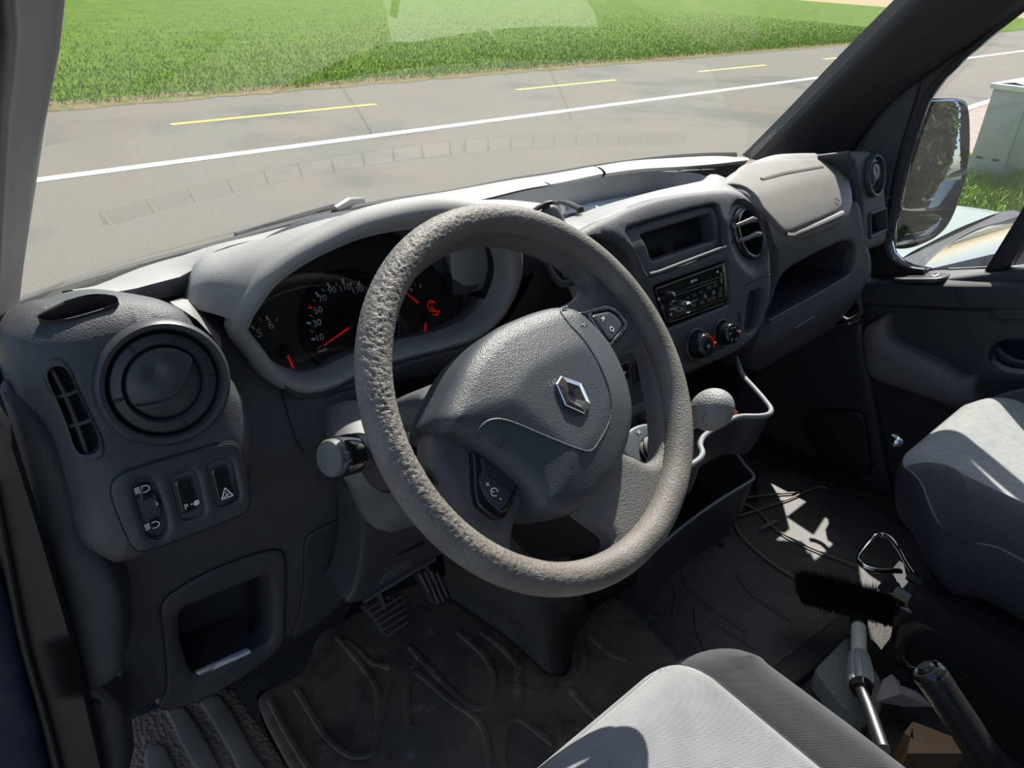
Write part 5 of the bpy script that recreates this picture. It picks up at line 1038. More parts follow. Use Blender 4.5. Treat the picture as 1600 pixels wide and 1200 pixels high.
# indicator stalk with turning end
s1 = atn((512, 717), WN, -.05*WN); s0 = atn((640, 690), WN, -.085*WN); ad = (s1-s0)/np.linalg.norm(s1-s0); L = np.linalg.norm(s1-s0)
stk = thing('indicator_stalk', 'dark light and indicator stalk with a grey round end left of the column', 'stalk', s0)
obj('arm', lathe(s0, ad, [(.009, 0), (.0095, L*.30), (.012, L*.45), (.0175, L*.62), (.0180, L*.66), (.0180, L*.72)], 32), M['dark2'], stk)
obj('collar', lathe(s0, ad, [(.0165, L*.70), (.0165, L*.73), (.0182, L*.735), (.0184, L*.76), (.0184, L*.90), (.017, L*.92)], 32), M['gloss'], stk)
obj('end_cap', lathe(s0, ad, [(.0150, L*.91), (.0168, L*.92), (.0168, L*.97), (.0155, L*.99), (.012, L), (0, L)], 32), M['shroud'], stk)
SF_ = Fr(s0+ad*L*.82+np.array([.1, 0, 0])*0, -ray((545, 715))/np.linalg.norm(ray((545, 715))), up=(0, 0, 1)); oo = SF_.uv([S('E4', [(342, 690)])[0]])[0]
def stalk_print(sh):                                 # wrap small print on the collar surface
    V, F = sh; 
    for i in range(len(V)):
        w = V[i]-s0; a = w@ad; r = w-ad*a; V[i] = s0+ad*a+r/np.linalg.norm(r)*.0187
    return V, F
sd = SF_.uv([S('E4', [(300, 640)])[0], S('E4', [(350, 625)])[0]]); sang = math.atan2(sd[1][1]-sd[0][1], sd[1][0]-sd[0][0])
kk = .0187; near_ = -ray((545, 715))/np.linalg.norm(ray((545, 715))); 
SF2 = Fr(s0+ad*L*.83+near_*kk, near_); q_ = lambda xy: SF2.uv([S('E4', [xy])[0]])[0]
obj('stalk_symbols', [stalk_print(text_vf('AUTO', .0042, SF2, q_((342, 692)), 0, .12)), stalk_print(line_vf(SF2, q_((310, 642))+np.array([(.0022*math.cos(a), .0018*math.sin(a)) for a in np.linspace(0, 6.2, 16)]), .0006, 0)), stalk_print(line_vf(SF2, q_((348, 632))+np.array([(.0022*math.cos(a), .0018*math.sin(a)) for a in np.linspace(0, 6.2, 16)]), .0006, 0))], mat('grey_print', (.3, .3, .31), .5), stk)
cp = atn((600, 722), WN, -.085*WN); obj('stalk_socket', lathe(cp+ad*.0, ad, [(.030, -.02), (.030, .0), (.026, .006), (.010, .007)], 32), M['black'], stk)

# phone holder clipped to the dash behind the rim
ph = thing('phone_holder', 'black phone holder arm clipped behind the upper right of the wheel rim', 'phone holder', at((880, 380), 'y', .22))
PF = Fr(at((880, 380), 'y', .225), (-.25, -.85, .46))
obj('cradle', panel(PF, fillet(PF.uv(S('E3', [(130, 440), (200, 395), (260, 400), (300, 470), (340, 560), (360, 640), (250, 700), (160, 620)])), .006), H=.003, r=.005, back=.008, sp=.01, close=True), M['grey2'], ph)
obj('clamp_pad', panel(PF, fillet(PF.uv(S('E3', [(100, 415), (150, 375), (215, 365), (235, 385), (150, 425), (120, 440)]), .01), .003), off=.014, H=.003, r=.004, back=.02, sp=.006, close=True), M['black'], ph)
arm = [at(p, 'y', y) for p, y in zip(S('G3', [(880, 490), (920, 480), (950, 530), (1010, 560), (1080, 600), (1130, 650)]), [.225, .22, .22, .222, .225, .23])]
obj('clip', tube(resample(catmull(arm, 6), 30), .0055, 8, flat=.5), M['dark2'], ph)
leg_ = [at(p, 'y', y) for p, y in zip(S('G3', [(1140, 560), (1190, 690), (1240, 770), (1290, 815), (1350, 810), (1420, 775)]), [.215, .205, .2, .195, .19, .185])]
obj('arm', tube(resample(catmull(leg_, 6), 40), .006, 8, flat=.7), M['black'], ph)
leg2 = [at(p, 'y', .205) for p in S('G3', [(1185, 570), (1250, 690), (1300, 760), (1380, 745), (1430, 750)])]
obj('arm', tube(resample(catmull(leg2, 6), 40), .004, 8), M['dark2'], ph)
for xa, ya in ((.385, .445), (.425, .435)): obj('stand_leg', tube(resample(catmull([(xa, ya, -.022), (xa-.01, ya-.05, .015), (.355, .33, .052), (.325, .262, .062)], 5), 24), .0045, 8), M['black'], ph)
obj('post', tube([at(S('G3', [(1375, 820)])[0], 'y', .2), at(S('G3', [(1410, 920)])[0], 'y', .2)], [.008, .007], 10), M['grey2'], ph)

# ================================================================== centre console, trays, gear lever
cons = thing('gear_console', 'dark gear console below the radio with its plate and lighter socket', 'console', (.36, .12, -.32))
GC = Fr((.262, .046, -.21), (-.12, -.72, .68))
cb = [(880, 640), (940, 600), (1000, 610), (1060, 630), (1100, 680), (1085, 724), (1060, 790), (1000, 850), (930, 800), (880, 720)]
obj('body', panel(GC, smooth_loop(GC.uv(cb, -.03), 3), off=-.035, H=.02, r=.03, back=.25, sp=.018), M['black'], cons)
gp = S('D7', [(60, 660), (110, 590), (165, 540), (230, 505), (300, 490), (370, 492), (430, 515), (480, 560), (520, 640), (540, 740), (500, 840), (420, 900), (300, 900), (180, 860), (90, 780)])
bo = GC.uv([S('D7', [(370, 745)])[0]])[0]
M['plate'] = mat('blue_grey_plate', (.115, .13, .135), .45, [('noise', 1500, .15, .0004)], .05)
obj('plate', panel(GC, smooth_loop(GC.uv(gp), 3), off=.0, H=.003, r=.006, back=.03, holes=[ellipse(bo, .024, .021, 40)], hr=.002, hH=.001, hback=.02, sp=.008), M['plate'], cons)
gc0 = GC.uv([S('D7', [(228, 577)])[0]])[0]; obj('plus_mark', text_vf('+', .014, GC, gc0, .0006, -.25), M['white'], cons)
obj('lighter_socket', lathe(GC.xyz([S('D7', [(400, 425)])[0]], -.012)[0], GC.n, [(.0115, -.03), (.0115, 0), (.0125, .004), (.0155, .004), (.0165, .0), (.0165, -.02)], 32), M['steel'] if False else mat('bronze_ring', (.22, .19, .15), .35, metal=.8), cons)
gl_ = thing('gear_lever', 'gear lever with a round grey knob behind the right side of the rim', 'gear lever', GC.P([bo])[0])
g0 = GC.P([bo], -.006)[0]; kc = at((1112, 640), 'y', -.02); ax_ = (kc-g0); Lg = np.linalg.norm(ax_); ax_ = ax_/Lg
prof = []
for i in range(5): prof += [(.0235-.0030*i, .006*i), (.0245-.0030*i, .006*i+.002), (.0225-.0030*i, .006*i+.0045), (.0200-.0030*i, .006*i+.0055)]
obj('gaiter', lathe(g0, ax_, prof, 36), M['rubber'], gl_)
obj('stem', lathe(g0, ax_, [(.0075, .022), (.0075, Lg-.035), (.011, Lg-.028), (.013, Lg-.02)], 24), M['chrome2'], gl_)
M['knob'] = mat('worn_knob_leather', (.20, .20, .195), .55, [('vor', 420, .7, .0012)], .1, 20)
kx_ = np.cross(ax_, (0, 0, 1)); kx_ /= np.linalg.norm(kx_)
obj('knob', sphere(kc, (.0265, .0265, .031), (kx_, np.cross(ax_, kx_), ax_), 36, 22), M['knob'], gl_)
bd = np.array([-.80, -.60, .0]); bd /= np.linalg.norm(bd); obj('knob_button', lathe(kc+bd*.0185, bd, [(.0130, .0), (.0130, .004), (.0118, .0055), (.0105, .0045), (.0100, .0055), (.005, .0068), (0, .007)], 32), M['black'], gl_)

def tray(name, label, rimpx, z, wall, thick, floor_in=.8):
    R_ = resample(catmull([at(p, 'z', z) for p in rimpx], 6), 60); t = thing(name, label, 'tray', R_.mean(0)+np.array([0, 0, -wall]))
    obj('rim', tube(R_, thick, 10), M['grey2'] if False else M['rimg'], t)
    c = R_.mean(0)+np.array([0, .08, 0]); lo1 = R_.copy(); lo1[:, :2] = c[:2]+(R_[:, :2]-c[:2])*.94; lo1[:, 2] -= wall*.6
    lo2 = R_.copy(); lo2[:, :2] = c[:2]+(R_[:, :2]-c[:2])*floor_in; lo2[:, 2] -= wall
    obj('wall', loft([R_, lo1, lo2], k=5), M['dark2'], t)
    lo3 = lo2.copy(); vv = np.vstack([lo2+np.array([0, 0, .006]), [lo2.mean(0)+np.array([0, .1, .006])]]); obj('base', (vv, [(i, i+1, 60) for i in range(59)]), M['black'], t)
    return t, R_
M['rimg'] = mat('pale_edge_plastic', (.17, .175, .18), .4)
tray('console_tray', 'wavy-edged upper console tray with a pale sunlit rim beside the gear lever', [(1150, 560), (1161, 587), (1178, 606), (1196, 627), (1205, 641), (1200, 648), (1184, 650.5), (1156, 651), (1135, 659), (1110, 674), (1098, 684), (1094, 696), (1098, 707), (1094, 716), (1082, 725), (1060, 735)], -.205, .075, .0042, .86)
tray('console_bin', 'deep lower console bin with a thin pale edge above the floor', [(1110, 655), (1146, 702), (1163, 726), (1174, 738), (1178, 747), (1164, 757), (1117, 786), (1060, 828), (1000, 880)], -.42, .13, .0030, .86)
tr_ = thing('red_sweet_wrapper', 'small red and brown wrapper lying in the upper console tray', 'wrapper', at((1145, 643), 'z', -.215))
wq = [at(p, 'z', -.213) for p in ((1140, 648), (1150, 640), (1154, 646), (1146, 653))]; obj('paper', (np.array(wq+[np.mean(wq, 0)+np.array([0, 0, .008])]), [(0, 1, 4), (1, 2, 4), (2, 3, 4), (3, 0, 4)]), mat('red_wrapper', (.30, .06, .04), .5), tr_)
# tunnel hump with grained carpet
hump = [resample(catmull(r, 4), 30) for r in ([at(p, 'z', -.735) for p in S('D2', [(700, 320), (820, 372), (950, 460), (1090, 562), (1180, 650), (1240, 690), (1290, 660), (1320, 560), (1400, 440)])], [at(p, 'z', -.70) for p in S('D2', [(740, 290), (860, 340), (980, 420), (1100, 520), (1180, 590), (1230, 620), (1265, 590), (1300, 500), (1380, 400)])], [at(p, 'z', -.62) for p in S('D2', [(790, 240), (900, 300), (1000, 350), (1080, 400), (1140, 430), (1190, 440), (1240, 420), (1300, 380), (1360, 340)])])]
hump.append(hump[-1]+np.array([.02, .12, .14]))
M['carpet'] = mat('grained_tunnel_carpet', (.055, .049, .044), .8, [('vor', 330, .9, .0016)], .2, 12, dirt=((.12, .10, .08), .4, 9))
obj('floor_tunnel', loft(hump, k=4), M['carpet'], kind='structure')

# ================================================================== floor mats, pedals, tread
FL = Fr((0, 0, FZ), (0, 0, 1), up=(0, 1, 0))
M['mat'] = mat('dirty_rubber_mat', (.105, .090, .074), .62, [('noise', 220, .25, .0015)], .25, 9, dirt=[((.26, .175, .115), .85, 3.5, .42, .62), ((.035, .032, .03), .7, 9, .52, .64), ((.42, .38, .31), .5, 30, .58, .72)])
mp = S('D2', [(5, 800), (15, 780), (60, 745), (190, 680), (215, 640), (240, 570), (275, 510), (420, 430), (560, 350), (700, 300), (780, 345), (830, 378), (960, 465), (1090, 560), (1180, 650), (1232, 690), (1285, 690), (1312, 650), (1308, 540), (1330, 470), (1430, 390), (1490, 350), (1520, 378), (1640, 480), (1750, 600), (1900, 760), (1600, 1300), (400, 1500), (200, 1180)])
mu = FL.uv(mp); dm = thing('driver_floor_mat', 'dirty black rubber driver floor mat with curved moulded ridges', 'floor mat', (*mu.mean(0), FZ))
obj('mat', panel(FL, catmull(mu, 3, True), off=.012, H=.008, r=.02, back=.012, sp=.02), M['mat'], dm)
ridges = [[(340, 520), (400, 590), (480, 690), (505, 740), (512, 850), (500, 960), (470, 1010), (400, 1015), (350, 985), (290, 930), (220, 820), (170, 740)], [(640, 900), (630, 800), (640, 690), (665, 670), (700, 690), (760, 745), (830, 800), (900, 845), (940, 890), (965, 980), (970, 1060)],
          [(840, 500), (900, 550), (960, 610), (990, 680), (985, 760), (950, 815), (900, 815), (840, 770), (760, 690), (640, 560)], [(1030, 1060), (1035, 930), (1060, 870), (1095, 862), (1140, 890), (1240, 970)], [(1090, 650), (1100, 760), (1090, 830)], [(1290, 720), (1340, 690), (1370, 620), (1360, 540), (1375, 510), (1410, 530), (1480, 590), (1550, 620)], [(380, 540), (430, 580), (470, 620), (560, 650)], [(60, 780), (120, 900), (230, 1080)], [(940, 500), (1030, 570), (1110, 660)], [(520, 850), (545, 760), (560, 690)], [(1310, 740), (1390, 830), (1450, 880)]]
for r_ in ridges: obj('ridge', tube(resample(catmull(FL.P(FL.uv(S('D2', r_), .012), .0125), 6), 50), .0065, 8, flat=.55, up=(0, 0, 1)), M['mat'], dm)
pm = [(955, 930), (1050, 890), (1120, 840), (1180, 790), (1180, 740), (1225, 735), (1290, 757), (1390, 815), (1480, 890), (1420, 940), (1330, 960), (1255, 1035), (1230, 1060), (1130, 1080), (1050, 1026)]
pu = FL.uv(pm); pmt = thing('passenger_floor_mat', 'black rubber passenger floor mat strewn with a cord and a brush', 'floor mat', (*pu.mean(0), FZ))
M['mat2'] = mat('worn_rubber_mat', (.045, .045, .042), .55, [('noise', 160, .25, .0015)], .22, 9, dirt=[((.10, .10, .095), .5, 12), ((.16, .15, .13), .3, 40)])
obj('mat', panel(FL, fillet(pu, .02), off=.016, H=.006, r=.012, back=.016, sp=.025), M['mat2'], pmt)
for r_ in ([(400, 640), (800, 1010), (950, 1150)], [(740, 420), (770, 600), (900, 720), (1180, 920)], [(560, 500), (680, 600), (690, 750), (640, 850), (500, 800)], [(830, 760), (840, 900), (900, 1050)], [(830, 770), (1000, 880), (1250, 1040)], [(1120, 520), (1200, 640), (1480, 840)]):
    q = [(900+x/4.444, 780+y/4.444) for x, y in r_]; obj('ridge', tube(resample(catmull(FL.P(FL.uv(q, .016), .0165), 6), 40), .005, 8, flat=.5, up=(0, 0, 1)), M['mat2'], pmt)
obj('slot', tube(FL.xyz([(1109, 839), (1130, 853)], .0185), .004, 8, flat=.3, up=(0, 0, 1)), M['void'], pmt)
# grooved strip between the mats and seat base
q = FL.uv([(1190, 1062), (1250, 1016), (1315, 966), (1338, 972), (1350, 985), (1290, 1036), (1240, 1080)]); obj('trim_10', [panel(FL, q, off=.018, H=.004, r=.008, back=.018, sp=.02)], M['rubber'], kind='structure', label='grooved rubber floor strip by the brush')
FP = S('D1', [(0, 0)])
# left step: grained tread with raised bars
TR = Fr((-.30, .33, -.60), (-.05, -.25, .96), up=(0, 1, 0))
tsx = lambda pts: [(160+x/5, 1040+y/5) for x, y in pts]
tu = TR.uv(tsx([(180, 430), (480, 300), (1000, 140), (1060, 230), (1300, 560), (1480, 850), (1480, 1200), (200, 1200), (180, 800)]))
M['tread'] = mat('crackle_tread_rubber', (.15, .108, .075), .75, [('vor', 170, 1.0, .003)], .2, 12, dirt=((.17, .13, .095), .55, 10))
M['bar'] = mat('dusty_tread_bar', (.125, .098, .074), .6, [('noise', 300, .2, .001)], .15, dirt=((.22, .17, .12), .5, 14))
tt = thing('step_tread', 'dusty crackled rubber step tread with two long raised bars', 'tread', TR.P([tu.mean(0)])[0])
obj('tread_base', panel(TR, fillet(tu, .01), H=.004, r=.01, back=.05, sp=.02), M['tread'], tt)
for q in ([(480, 330), (640, 310), (760, 480), (930, 800), (980, 1000), (760, 1000), (720, 800), (600, 590)], [(750, 275), (905, 205), (1030, 380), (1170, 640), (1280, 800), (1350, 1000), (1100, 1000), (1040, 760), (880, 480)]):
    obj('bar', panel(TR, fillet(TR.uv(tsx(q), .006), .004), off=.007, H=.004, r=.005, back=.008, sp=.012), M['bar'], tt)
obj('oval_pad', panel(TR, smooth_loop(TR.uv(tsx([(325, 690), (350, 630), (420, 600), (490, 620), (530, 700), (600, 850), (640, 1000), (400, 1000), (340, 820)]), .006), 4), off=.006, H=.004, r=.006, back=.008, sp=.012), M['bar'], tt)
# mat-side carpet left of the mat
cq = FL.uv(S('P', [(300, 1080), (380, 1040), (470, 985), (560, 930), (520, 1000), (470, 1060), (400, 1085), (410, 1130), (450, 1230), (380, 1240)])); obj('trim_11', panel(FL, cq, off=.006, back=.006, sp=.03), M['carpet'], kind='structure', label='dark carpet edge beside the driver mat')
# pedals
def pedal(name, label, outl, z, nrm_, rows, arm_to):
    o = at(outl[0], 'z', z); f = Fr(o, nrm_); u = f.uv(outl); t = thing(name, label, 'pedal', f.P([u.mean(0)])[0])
    obj('pad', panel(f, fillet(u, .006), H=.003, r=.005, back=.014, sp=.01, close=True), M['rubber'], t)
    for a, b in rows: obj('rib', tube(f.xyz([a, b], .001), .0022, 6), M['ribm'], t)
    c = f.P([u.mean(0)], -.01)[0]; obj('arm', tube([c, c+np.array([0, .05, .08]), c+np.array(arm_to)], .009, 8), M['black'], t)
M['ribm'] = mat('dusty_rib', (.11, .095, .085), .7)
pedal('brake_pedal', 'wide black brake pedal with five horizontal ribs', S('G7', [(180, 840), (480, 660), (560, 720), (640, 940), (645, 1020), (425, 1170), (395, 1150), (300, 1000)]), -.56, (0, -.72, .69), [S('G7', q) for q in ([(215, 890), (450, 745)], [(255, 940), (580, 745)], [(315, 985), (612, 798)], [(350, 1035), (625, 868)], [(385, 1095), (638, 940)], [(430, 1155), (640, 1012)])], (0, .10, .16))
pedal('accelerator_pedal', 'narrow black accelerator pedal with long upright ribs', S('G7', [(745, 500), (860, 440), (960, 470), (1040, 600), (1095, 720), (1095, 790), (1010, 845), (940, 850), (900, 820), (820, 660)]), -.54, (0, -.80, .60), [S('G7', q) for q in ([(765, 500), (870, 700)], [(825, 480), (970, 820)], [(885, 480), (1020, 800)], [(950, 500), (1065, 760)])], (0, .12, .2))

# cord with a small crossed twig lying on the passenger mat
M['cord'] = mat('brown_cord', (.30, .21, .15), .8)
cd_ = thing('brown_cord', 'thin brown cord looped on the passenger floor mat', 'cord', at((1200, 820), 'z', FZ+.02))
for q in ([(655, 680), (780, 666), (895, 658)], [(1025, 640), (1000, 630), (960, 640), (870, 680), (740, 728), (605, 772)], [(592, 785), (610, 840), (680, 915), (800, 1010), (915, 1078)], [(640, 710), (700, 740), (750, 795), (800, 840), (900, 895), (1040, 955), (1165, 1005)]):
    obj('strand', tube(resample(catmull([at(p, 'z', FZ+.021) for p in S('C5', q)], 6), 40), .0023, 6), M['cord'], cd_)
tw = thing('crossed_twig', 'short brown twig lying across the cord', 'twig', at((1205, 818), 'z', FZ+.022))
obj('twig', tube([at(p, 'z', FZ+.026) for p in S('C5', [(716, 828), (755, 808), (795, 788)])], [.003, .0045, .003], 7), M['cord'], tw)

# hand brush with extendable handle leaning on the seat base
br = thing('hand_brush', 'black-bristled car brush with a white and grey telescopic handle', 'brush', at((1330, 1000), 'z', FZ+.02))
BR = lambda pts, z: [at(p, 'z', z) for p in [(1240+x/8, 820+y/8) for x, y in pts]]
b0, b1 = BR([(90, 860)], FZ+.085)[0], BR([(1260, 1150)], FZ+.085)[0]; bd_ = (b1-b0)/np.linalg.norm(b1-b0); bn_ = np.cross((0, 0, 1), bd_)
hd_ = [b0+(b1-b0)*k for k in np.linspace(0, 1, 14)]
obj('head', tube(hd_, [.010]+[.017]*12+[.010], 10, flat=.8), M['black'], br)
nbz = 16000; k_ = rng.random(nbz); off_ = rng.normal(0, .011, (nbz, 2)); root = b0+(b1-b0)*k_[:, None]+bn_*off_[:, :1]; tipd = -bn_*.25+np.array([.25, .45, .80]); ln_ = rng.uniform(.028, .046, nbz)
tip = root+tipd*ln_[:, None]+rng.normal(0, .007, (nbz, 3)); sd_ = np.cross(tip-root, -FW); sd_ /= np.linalg.norm(sd_, axis=1)[:, None]; sd_ *= .0009
V = np.stack([root-sd_, root+sd_, tip], 1).reshape(-1, 3); obj('bristles', (V, [(3*i, 3*i+1, 3*i+2) for i in range(nbz)]), M['void'], br, kind='stuff')
C8 = lambda x, y: S('C8', [(x, y)])[0]
h0 = at(C8(688, 505), 'z', FZ+.085); h1 = at(C8(690, 575), 'z', FZ+.105); h2 = at(C8(692, 700), 'z', FZ+.13); h3 = at(C8(702, 835), 'z', FZ+.15); h4 = at(C8(735, 935), 'z', FZ+.16); h5 = at(C8(800, 1120), 'z', FZ+.18)
nk = BR([(440, 960), (560, 1010), (700, 1090)], FZ+.085)
obj('neck', [tube([nk[0], nk[1], h0], [.006, .010, .014], 10), tube([BR([(1000, 1110)], FZ+.085)[0], BR([(860, 1080)], FZ+.085)[0], h0], [.006, .010, .014], 10)], M['black'], br)
obj('ferrule', tube([h0, h1], [.0165, .0155], 20), M['gloss'], br)
M['ivory'] = mat('ivory_handle', (.70, .72, .60), .35); obj('handle_tube', tube([h1, h2], [.0125, .0125], 20), M['ivory'], br)
n_ = 40; cax = (h3-h2)/np.linalg.norm(h3-h2); Lc = np.linalg.norm(h3-h2); vv, ff = lathe(h2, cax, [(.0135, 0), (.0165, .002), (.0190, Lc*.35), (.0200, Lc*.7), (.0190, Lc*.95), (.016, Lc)], n_)
for i in range(len(vv)):
    if (i % n_) % 5 == 0: w = vv[i]-h2; w = w-cax*(w@cax); vv[i] = vv[i]-w*.14
obj('lock_collar', (vv, ff), mat('grey_collar', (.30, .33, .34), .35), br); obj('collar_ring', tube([h3, h3+cax*.012], [.0175, .015], 20), M['gloss'], br)
obj('handle_shaft', tube([h3+cax*.01, h4, h5], [.0095, .0095, .0095], 16), M['steel'], br)

# ================================================================== seats
def seatmat(name, col, sc, st): return mat(name, col, .9, [('weave', sc, st, .0009)], .10, 30, sheen=.2)
M['fab'] = seatmat('light_grey_seat_weave', (.30, .30, .31), 2600, .9); M['fabd'] = seatmat('charcoal_seat_weave', (.046, .046, .050), 2600, .6); M['fabp'] = mat('pale_grey_seat_cloth', (.25, .262, .252), .95, [('noise', 500, .4, .001)], .12, 90, sheen=.2)
M['vinyl'] = mat('dark_seat_side_cloth', (.035, .036, .044), .7, [('noise', 900, .2, .0005)], .08)
ds = thing('driver_bucket', 'driver seat cushion with light grey centre and charcoal side bolster', 'seat', (0, -.42, FZ))
def cushion(xc, yf, wid, dep, zt, thick, crown, bol, front_r=.07, tilt=.06):
    """rows of section points from the front underside over the rounded nose to the back; columns across"""
    us = np.linspace(-1, 1, 57); rows = []
    def prof(s, u):                               # s<0: nose, s>=0: top
        edge = 1-abs(u)**4*.10
        if s < 0:
            a = -s*math.pi*.62; y = yf*1-.0+front_r*(math.sin(a)*.9-.9)*1.0; z = zt-front_r*(1-math.cos(a))
            return y, z
        return yf-.9*front_r-s*dep, zt-tilt*s*dep
    return us, prof
def make_cushion(xc, yf, w, dep, zt, side, bolh, seam_u, nose=.075, corner=.10, tilt=.08, first=0):
    us = np.linspace(-1, 1, 81); S_ = list(np.linspace(-1, 0, 16))+list(np.linspace(0, 1, 22)[1:]); G = []
    for s in S_:
        row = []
        for u in us:
            au = abs(u); cr = corner*max(0, au-.45)**2/.3025   # plan curve of the front edge
            k = max(0, (au-.80)/.20); xw = w*(u if au <= .8 else math.copysign(.8+.2*math.sin(k*math.pi/2)*.9, u)); dz = -side*(1-math.cos(k*math.pi/2))*1.0
            b = bolh*math.exp(-((au-.78)/.12)**2) - .006*math.exp(-((au-seam_u)/.025)**2)
            if s < 0:
                a = -s*math.pi*.55; y = yf-cr-nose+nose*math.sin(a); z = zt-nose*1.15*(1-math.cos(a))-(max(0, a-1.4))*.10; fade = math.cos(min(a, 1.5))
            else: y = yf-cr-nose-s*dep; z = zt-tilt*s*dep+.012*math.sin(min(1, s*4)*math.pi/2)*0; fade = min(1, .8+s)
            row.append((xc+xw, y, z+dz+b*fade-.012*(1-au*au)*0))
        G.append(row)
    return np.array(G[first:]), us
def split_cols(G, us, lo, hi):
    idx = [i for i, u in enumerate(us) if lo-1e-9 <= u <= hi+1e-9]; return loft(list(G[:, idx]))
G, us = make_cushion(-.02, -.108, .225, .50, -.335, .15, .020, .60, corner=.085)
i0 = int(np.argmin(abs(us+.60))); i1 = int(np.argmin(abs(us-.60)))
obj('centre_panel', loft(list(G[:, i0:i1+1])), M['fab'], ds); obj('bolster', loft(list(G[:, i1:])), M['fabd'], ds); obj('bolster', loft(list(G[:, :i0+1])), M['fabd'], ds)
for ii in (i0, i1): obj('seam', tube(G[:, ii]+np.array([0, 0, .0002]), .0014, 6), M['vinyl'], ds)
obj('base', box((0, -.42, -.62), AX, (.42, .44, .22), .02), M['black'], ds)
ps = thing('passenger_bucket', 'passenger seat cushion with sunlit pale cloth top and dark side', 'seat', (.90, -.45, FZ))
G, us = make_cushion(.963, -.100, .285, .52, -.342, .035, .026, .62, nose=.075, corner=.15, first=7)
i0 = int(np.argmin(abs(us+.62))); i1 = int(np.argmin(abs(us-.62)))
obj('centre_panel', loft(list(G[:, i0:i1+1])), M['fabp'], ps); obj('bolster', loft(list(G[:, i1:])), M['fabd'], ps); obj('bolster', loft(list(G[:, :i0+1])), M['fabd'], ps)
loop = np.vstack([G[::-1][:, 0], G[0][1:-1], G[:, -1]])
side_rows = [loop]; cc = np.array([.963, -.47, 0])
for dz, k in ((-.010, 1.006), (-.04, 1.008), (-.07, .995), (-.098, .965), (-.120, .92), (-.13, .86)):
    r = loop.copy(); r[:, :2] = cc[:2]+(loop[:, :2]-cc[:2])*k; r[:, 2] = loop[:, 2]*.6+(-.36)*.4+dz; side_rows.append(r)
obj('side_cover', loft(side_rows, k=3), M['vinyl'], ps); obj('piping', tube(resample(loop, 140)+np.array([0, 0, .0005]), .0018, 6), mat('grey_piping', (.16, .16, .17), .7), ps)
# seat base: pressed steel frame with sliding rail
bs = ps
X_ = .62
rail = [at(p, 'z', -.545) for p in [(1398, 925), (1500, 985), (1640, 1066)]]
obj('rail', tube(np.array(rail), .011, 8, flat=1.2), M['gloss'], bs); obj('rail', tube(np.array(rail)+np.array([.045, .0, .012]), .009, 8), M['black'], bs)
side = [[at(p, 'x', x) for p in q] for q, x in ((([(1405, 945), (1480, 985), (1560, 1030), (1660, 1090)]), .66), ([(1396, 975), (1470, 1005), (1560, 1050), (1660, 1110)], .645), ([(1388, 1005), (1440, 1008), (1530, 1060), (1660, 1135)], .65))]
SFm = Fr((.655, -.35, -.6), (-1, 0, .12)); 
fo_ = S('C8', [(850, 480), (890, 470), (1500, 800), (1600, 850), (1600, 960), (1500, 890), (1350, 800), (1270, 775), (1190, 790), (1110, 830), (1060, 860), (1000, 840), (900, 760), (830, 740), (820, 690), (838, 560)])
wn_ = S('C8', [(915, 660), (950, 625), (1000, 618), (1060, 640), (1180, 700), (1300, 760), (1190, 770), (1100, 815), (1050, 780), (960, 740), (900, 730)])
obj('frame_plate', panel(SFm, catmull(SFm.uv(fo_), 3, True), H=.006, r=.012, back=.03, holes=[catmull(SFm.uv(wn_), 3, True)], hr=.014, hH=.010, hback=.02, sp=.015), M['gloss'], bs)
obj('inner_plate', box((.80, -.48, -.62), AX, (.28, .50, .20), .02), M['void'], bs)
obj('wiring', [tube(resample(catmull([at(p, 'z', -.53) for p in S('C8', q)], 6), 30), .009, 8) for q in ([(1000, 350), (1080, 430), (1200, 520), (1330, 590), (1450, 660)],)], M['rubber'], bs)
# wire seat handle, chrome
hk = [(1345, 580), (1180, 575), (1000, 565), (880, 520), (815, 440), (815, 400), (870, 320), (960, 210), (1020, 140), (1100, 125), (1200, 165), (1300, 280), (1340, 340), (1440, 520), (1560, 680), (1640, 760)]
HP = np.array([at((1240+x/8, 820+y/8), 'z', z) for (x, y), z in zip(hk, [-.60, -.60, -.60, -.60, -.60, -.595, -.59, -.585, -.58, -.58, -.575, -.57, -.565, -.555, -.545, -.54])])
obj('adjust_bar', tube(resample(catmull(HP, 6), 90), .0052, 10), M['chrome2'], ps, label='bent shiny wire adjusting bar')
fab_ = [at((1240+x/8, 820+y/8), 'z', -.62) for x, y in ((1370, 480), (1440, 760), (1440, 880), (1100, 840), (1090, 820))]
fl = thing('fabric_flap', 'dark cloth flap hanging under the front of the passenger seat', 'cloth', np.mean(fab_, 0)); obj('cloth', (np.vstack([fab_, np.array(fab_)+np.array([.01, .01, -.006])]), [(0, 1, 2, 3, 4), (9, 8, 7, 6, 5)]+[(i, (i+1) % 5, (i+1) % 5+5, i+5) for i in range(5)]), M['vinyl'], fl)
# hand brake lever
hb0 = at((1450, 1048), 'z', -.40); hb1 = at((1560, 1215), 'z', -.50); hx = (hb1-hb0)/np.linalg.norm(hb1-hb0)
hb = thing('handbrake_lever', 'black ribbed handbrake lever with a glossy push-button end', 'handbrake', hb1)
nn_ = 30; obj('tilt_bolt', lathe(at((1401, 690), 'x', .86), (-.8, -.5, .3), [(0, .012), (.007, .011), (.010, .006), (.010, -.02)], 16), M['steel'], ps)
M['grip'] = mat('black_grip', (.016, .016, .018), .42, [('vor', 500, .4, .0008)], .1)
obj('grip', lathe(hb0, hx, [(.0190, .003), (.0208, .006), (.0204, .014), (.0200, .03), (.0208, .12), (.0215, .24), (.022, .36)], 32), M['grip'], hb)
obj('end_ring', lathe(hb0, hx, [(.0120, .004), (.0130, -.002), (.0150, -.004), (.0180, -.003), (.0200, .001), (.0210, .005), (.0205, .008)], 32), M['gloss'], hb)
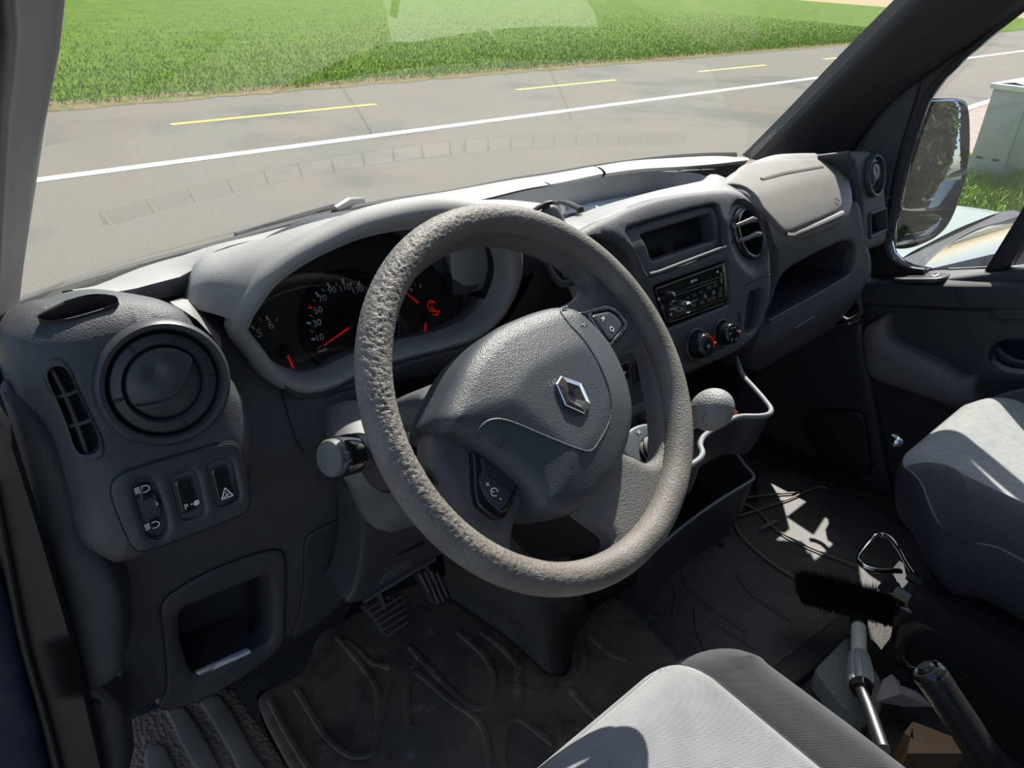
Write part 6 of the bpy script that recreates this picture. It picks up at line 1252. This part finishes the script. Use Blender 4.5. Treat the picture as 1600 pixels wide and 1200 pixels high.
obj('button', lathe(hb0, hx, [(0, -.009), (.0085, -.0085), (.0105, -.006), (.0110, .004)], 28), M['gloss'], hb)

# paper and cardboard between the seats
pf = lambda pts, z: [at(p, 'z', z) for p in S('G6', pts)]
M['paper'] = mat('pinkish_paper', (.42, .35, .33), .8, var=.08, varscale=40)
pq = pf([(285, 780), (350, 580), (430, 525), (495, 590), (480, 640), (640, 665), (700, 740), (780, 845), (540, 810)], -.66); pa = thing('paper_scrap', 'crumpled pinkish paper scrap lying between the seats', 'paper', np.mean(pq, 0))
ctr = pf([(500, 720)], -.645)[0]; vv = np.array(pq+[ctr]); vv[:, 2] += rng.uniform(-.006, .006, 10); vv = np.vstack([vv, vv+np.array([.002, .002, -.003])]); obj('sheet', (vv, [(i, (i+1) % 9, 9) for i in range(9)]+[((i+1) % 9+10, i+10, 19) for i in range(9)]), M['paper'], pa, sharp=10)
M['card'] = mat('brown_cardboard', (.27, .175, .10), .85, [('noise', 300, .15, .0006)], .07)
bx_ = pf([(610, 955), (960, 1090), (1060, 1240), (560, 1240)], -.60); bb_ = thing('cardboard_box', 'brown cardboard box edge lying beside the handbrake', 'box', np.mean(bx_, 0))
dn = np.array([0, 0, -.10]); obj('side', (np.array(bx_+[p+dn for p in bx_]), [(0, 1, 2, 3), (0, 4, 5, 1), (1, 5, 6, 2), (3, 2, 6, 7), (0, 3, 7, 4)]), M['card'], bb_, sharp=10)
fq = pf([(530, 1055), (600, 960), (612, 1110)], -.60); obj('flap', (np.array(fq+[p+np.array([-.004, 0, -.05]) for p in fq]), [(0, 1, 2), (5, 4, 3), (0, 3, 4, 1), (1, 4, 5, 2), (2, 5, 3, 0)]), M['card'], bb_, sharp=10)
# bare panel and worn carpet between the seats
FQ = Fr((0, 0, -.70), (0, 0, 1), up=(0, 1, 0)); gq = FQ.uv(S('C8', [(490, 760), (560, 690), (650, 600), (730, 700), (790, 800), (800, 900), (790, 965), (700, 1000), (600, 900)]))
obj('trim_12', panel(FQ, fillet(gq, .01), H=.004, r=.006, back=.04, sp=.02), mat('speckled_grey_panel', (.24, .25, .22), .7, [('noise', 900, .3, .0006)], .2, 120), kind='structure', label='speckled grey floor panel beside the driver seat')
cq = FQ.uv(S('C8', [(780, 900), (1030, 900), (1150, 850), (1450, 900), (1700, 1300), (900, 1400), (700, 1100)])); obj('trim_13', panel(FQ, cq, off=-.01, back=.02, sp=.03), M['carpet'], kind='structure', label='worn brown carpet between the seats')
# van flank at the driver side: sill and blue body edge
SB = Fr((-.45, .19, -.3), (-.5, -.86, .05)); obj('sill', panel(SB, SB.uv([(-80, 870), (-8, 880), (16, 960), (38, 1060), (60, 1140), (88, 1260), (-80, 1260)]), off=.005, H=.01, r=.02, back=.05, sp=.03), M['blue'], kind='structure')
SB2 = Fr((-.442, .195, -.3), (-.5, -.86, .05)); obj('trim_14b' if False else 'trim_16', [tube(resample(catmull(SB2.xyz(q, .004), 5), 30), r, 8) for q, r in (([(-12, 760), (12, 880), (36, 1000), (70, 1120), (96, 1220)], .0035),)]+[panel(SB2, SB2.uv([(-60, 600), (0, 640), (60, 830), (110, 1000), (170, 1260), (80, 1260), (-80, 1260)]), back=.01, sp=.04)], M['black'], kind='structure', label='black rubber door seal down the driver-side post')
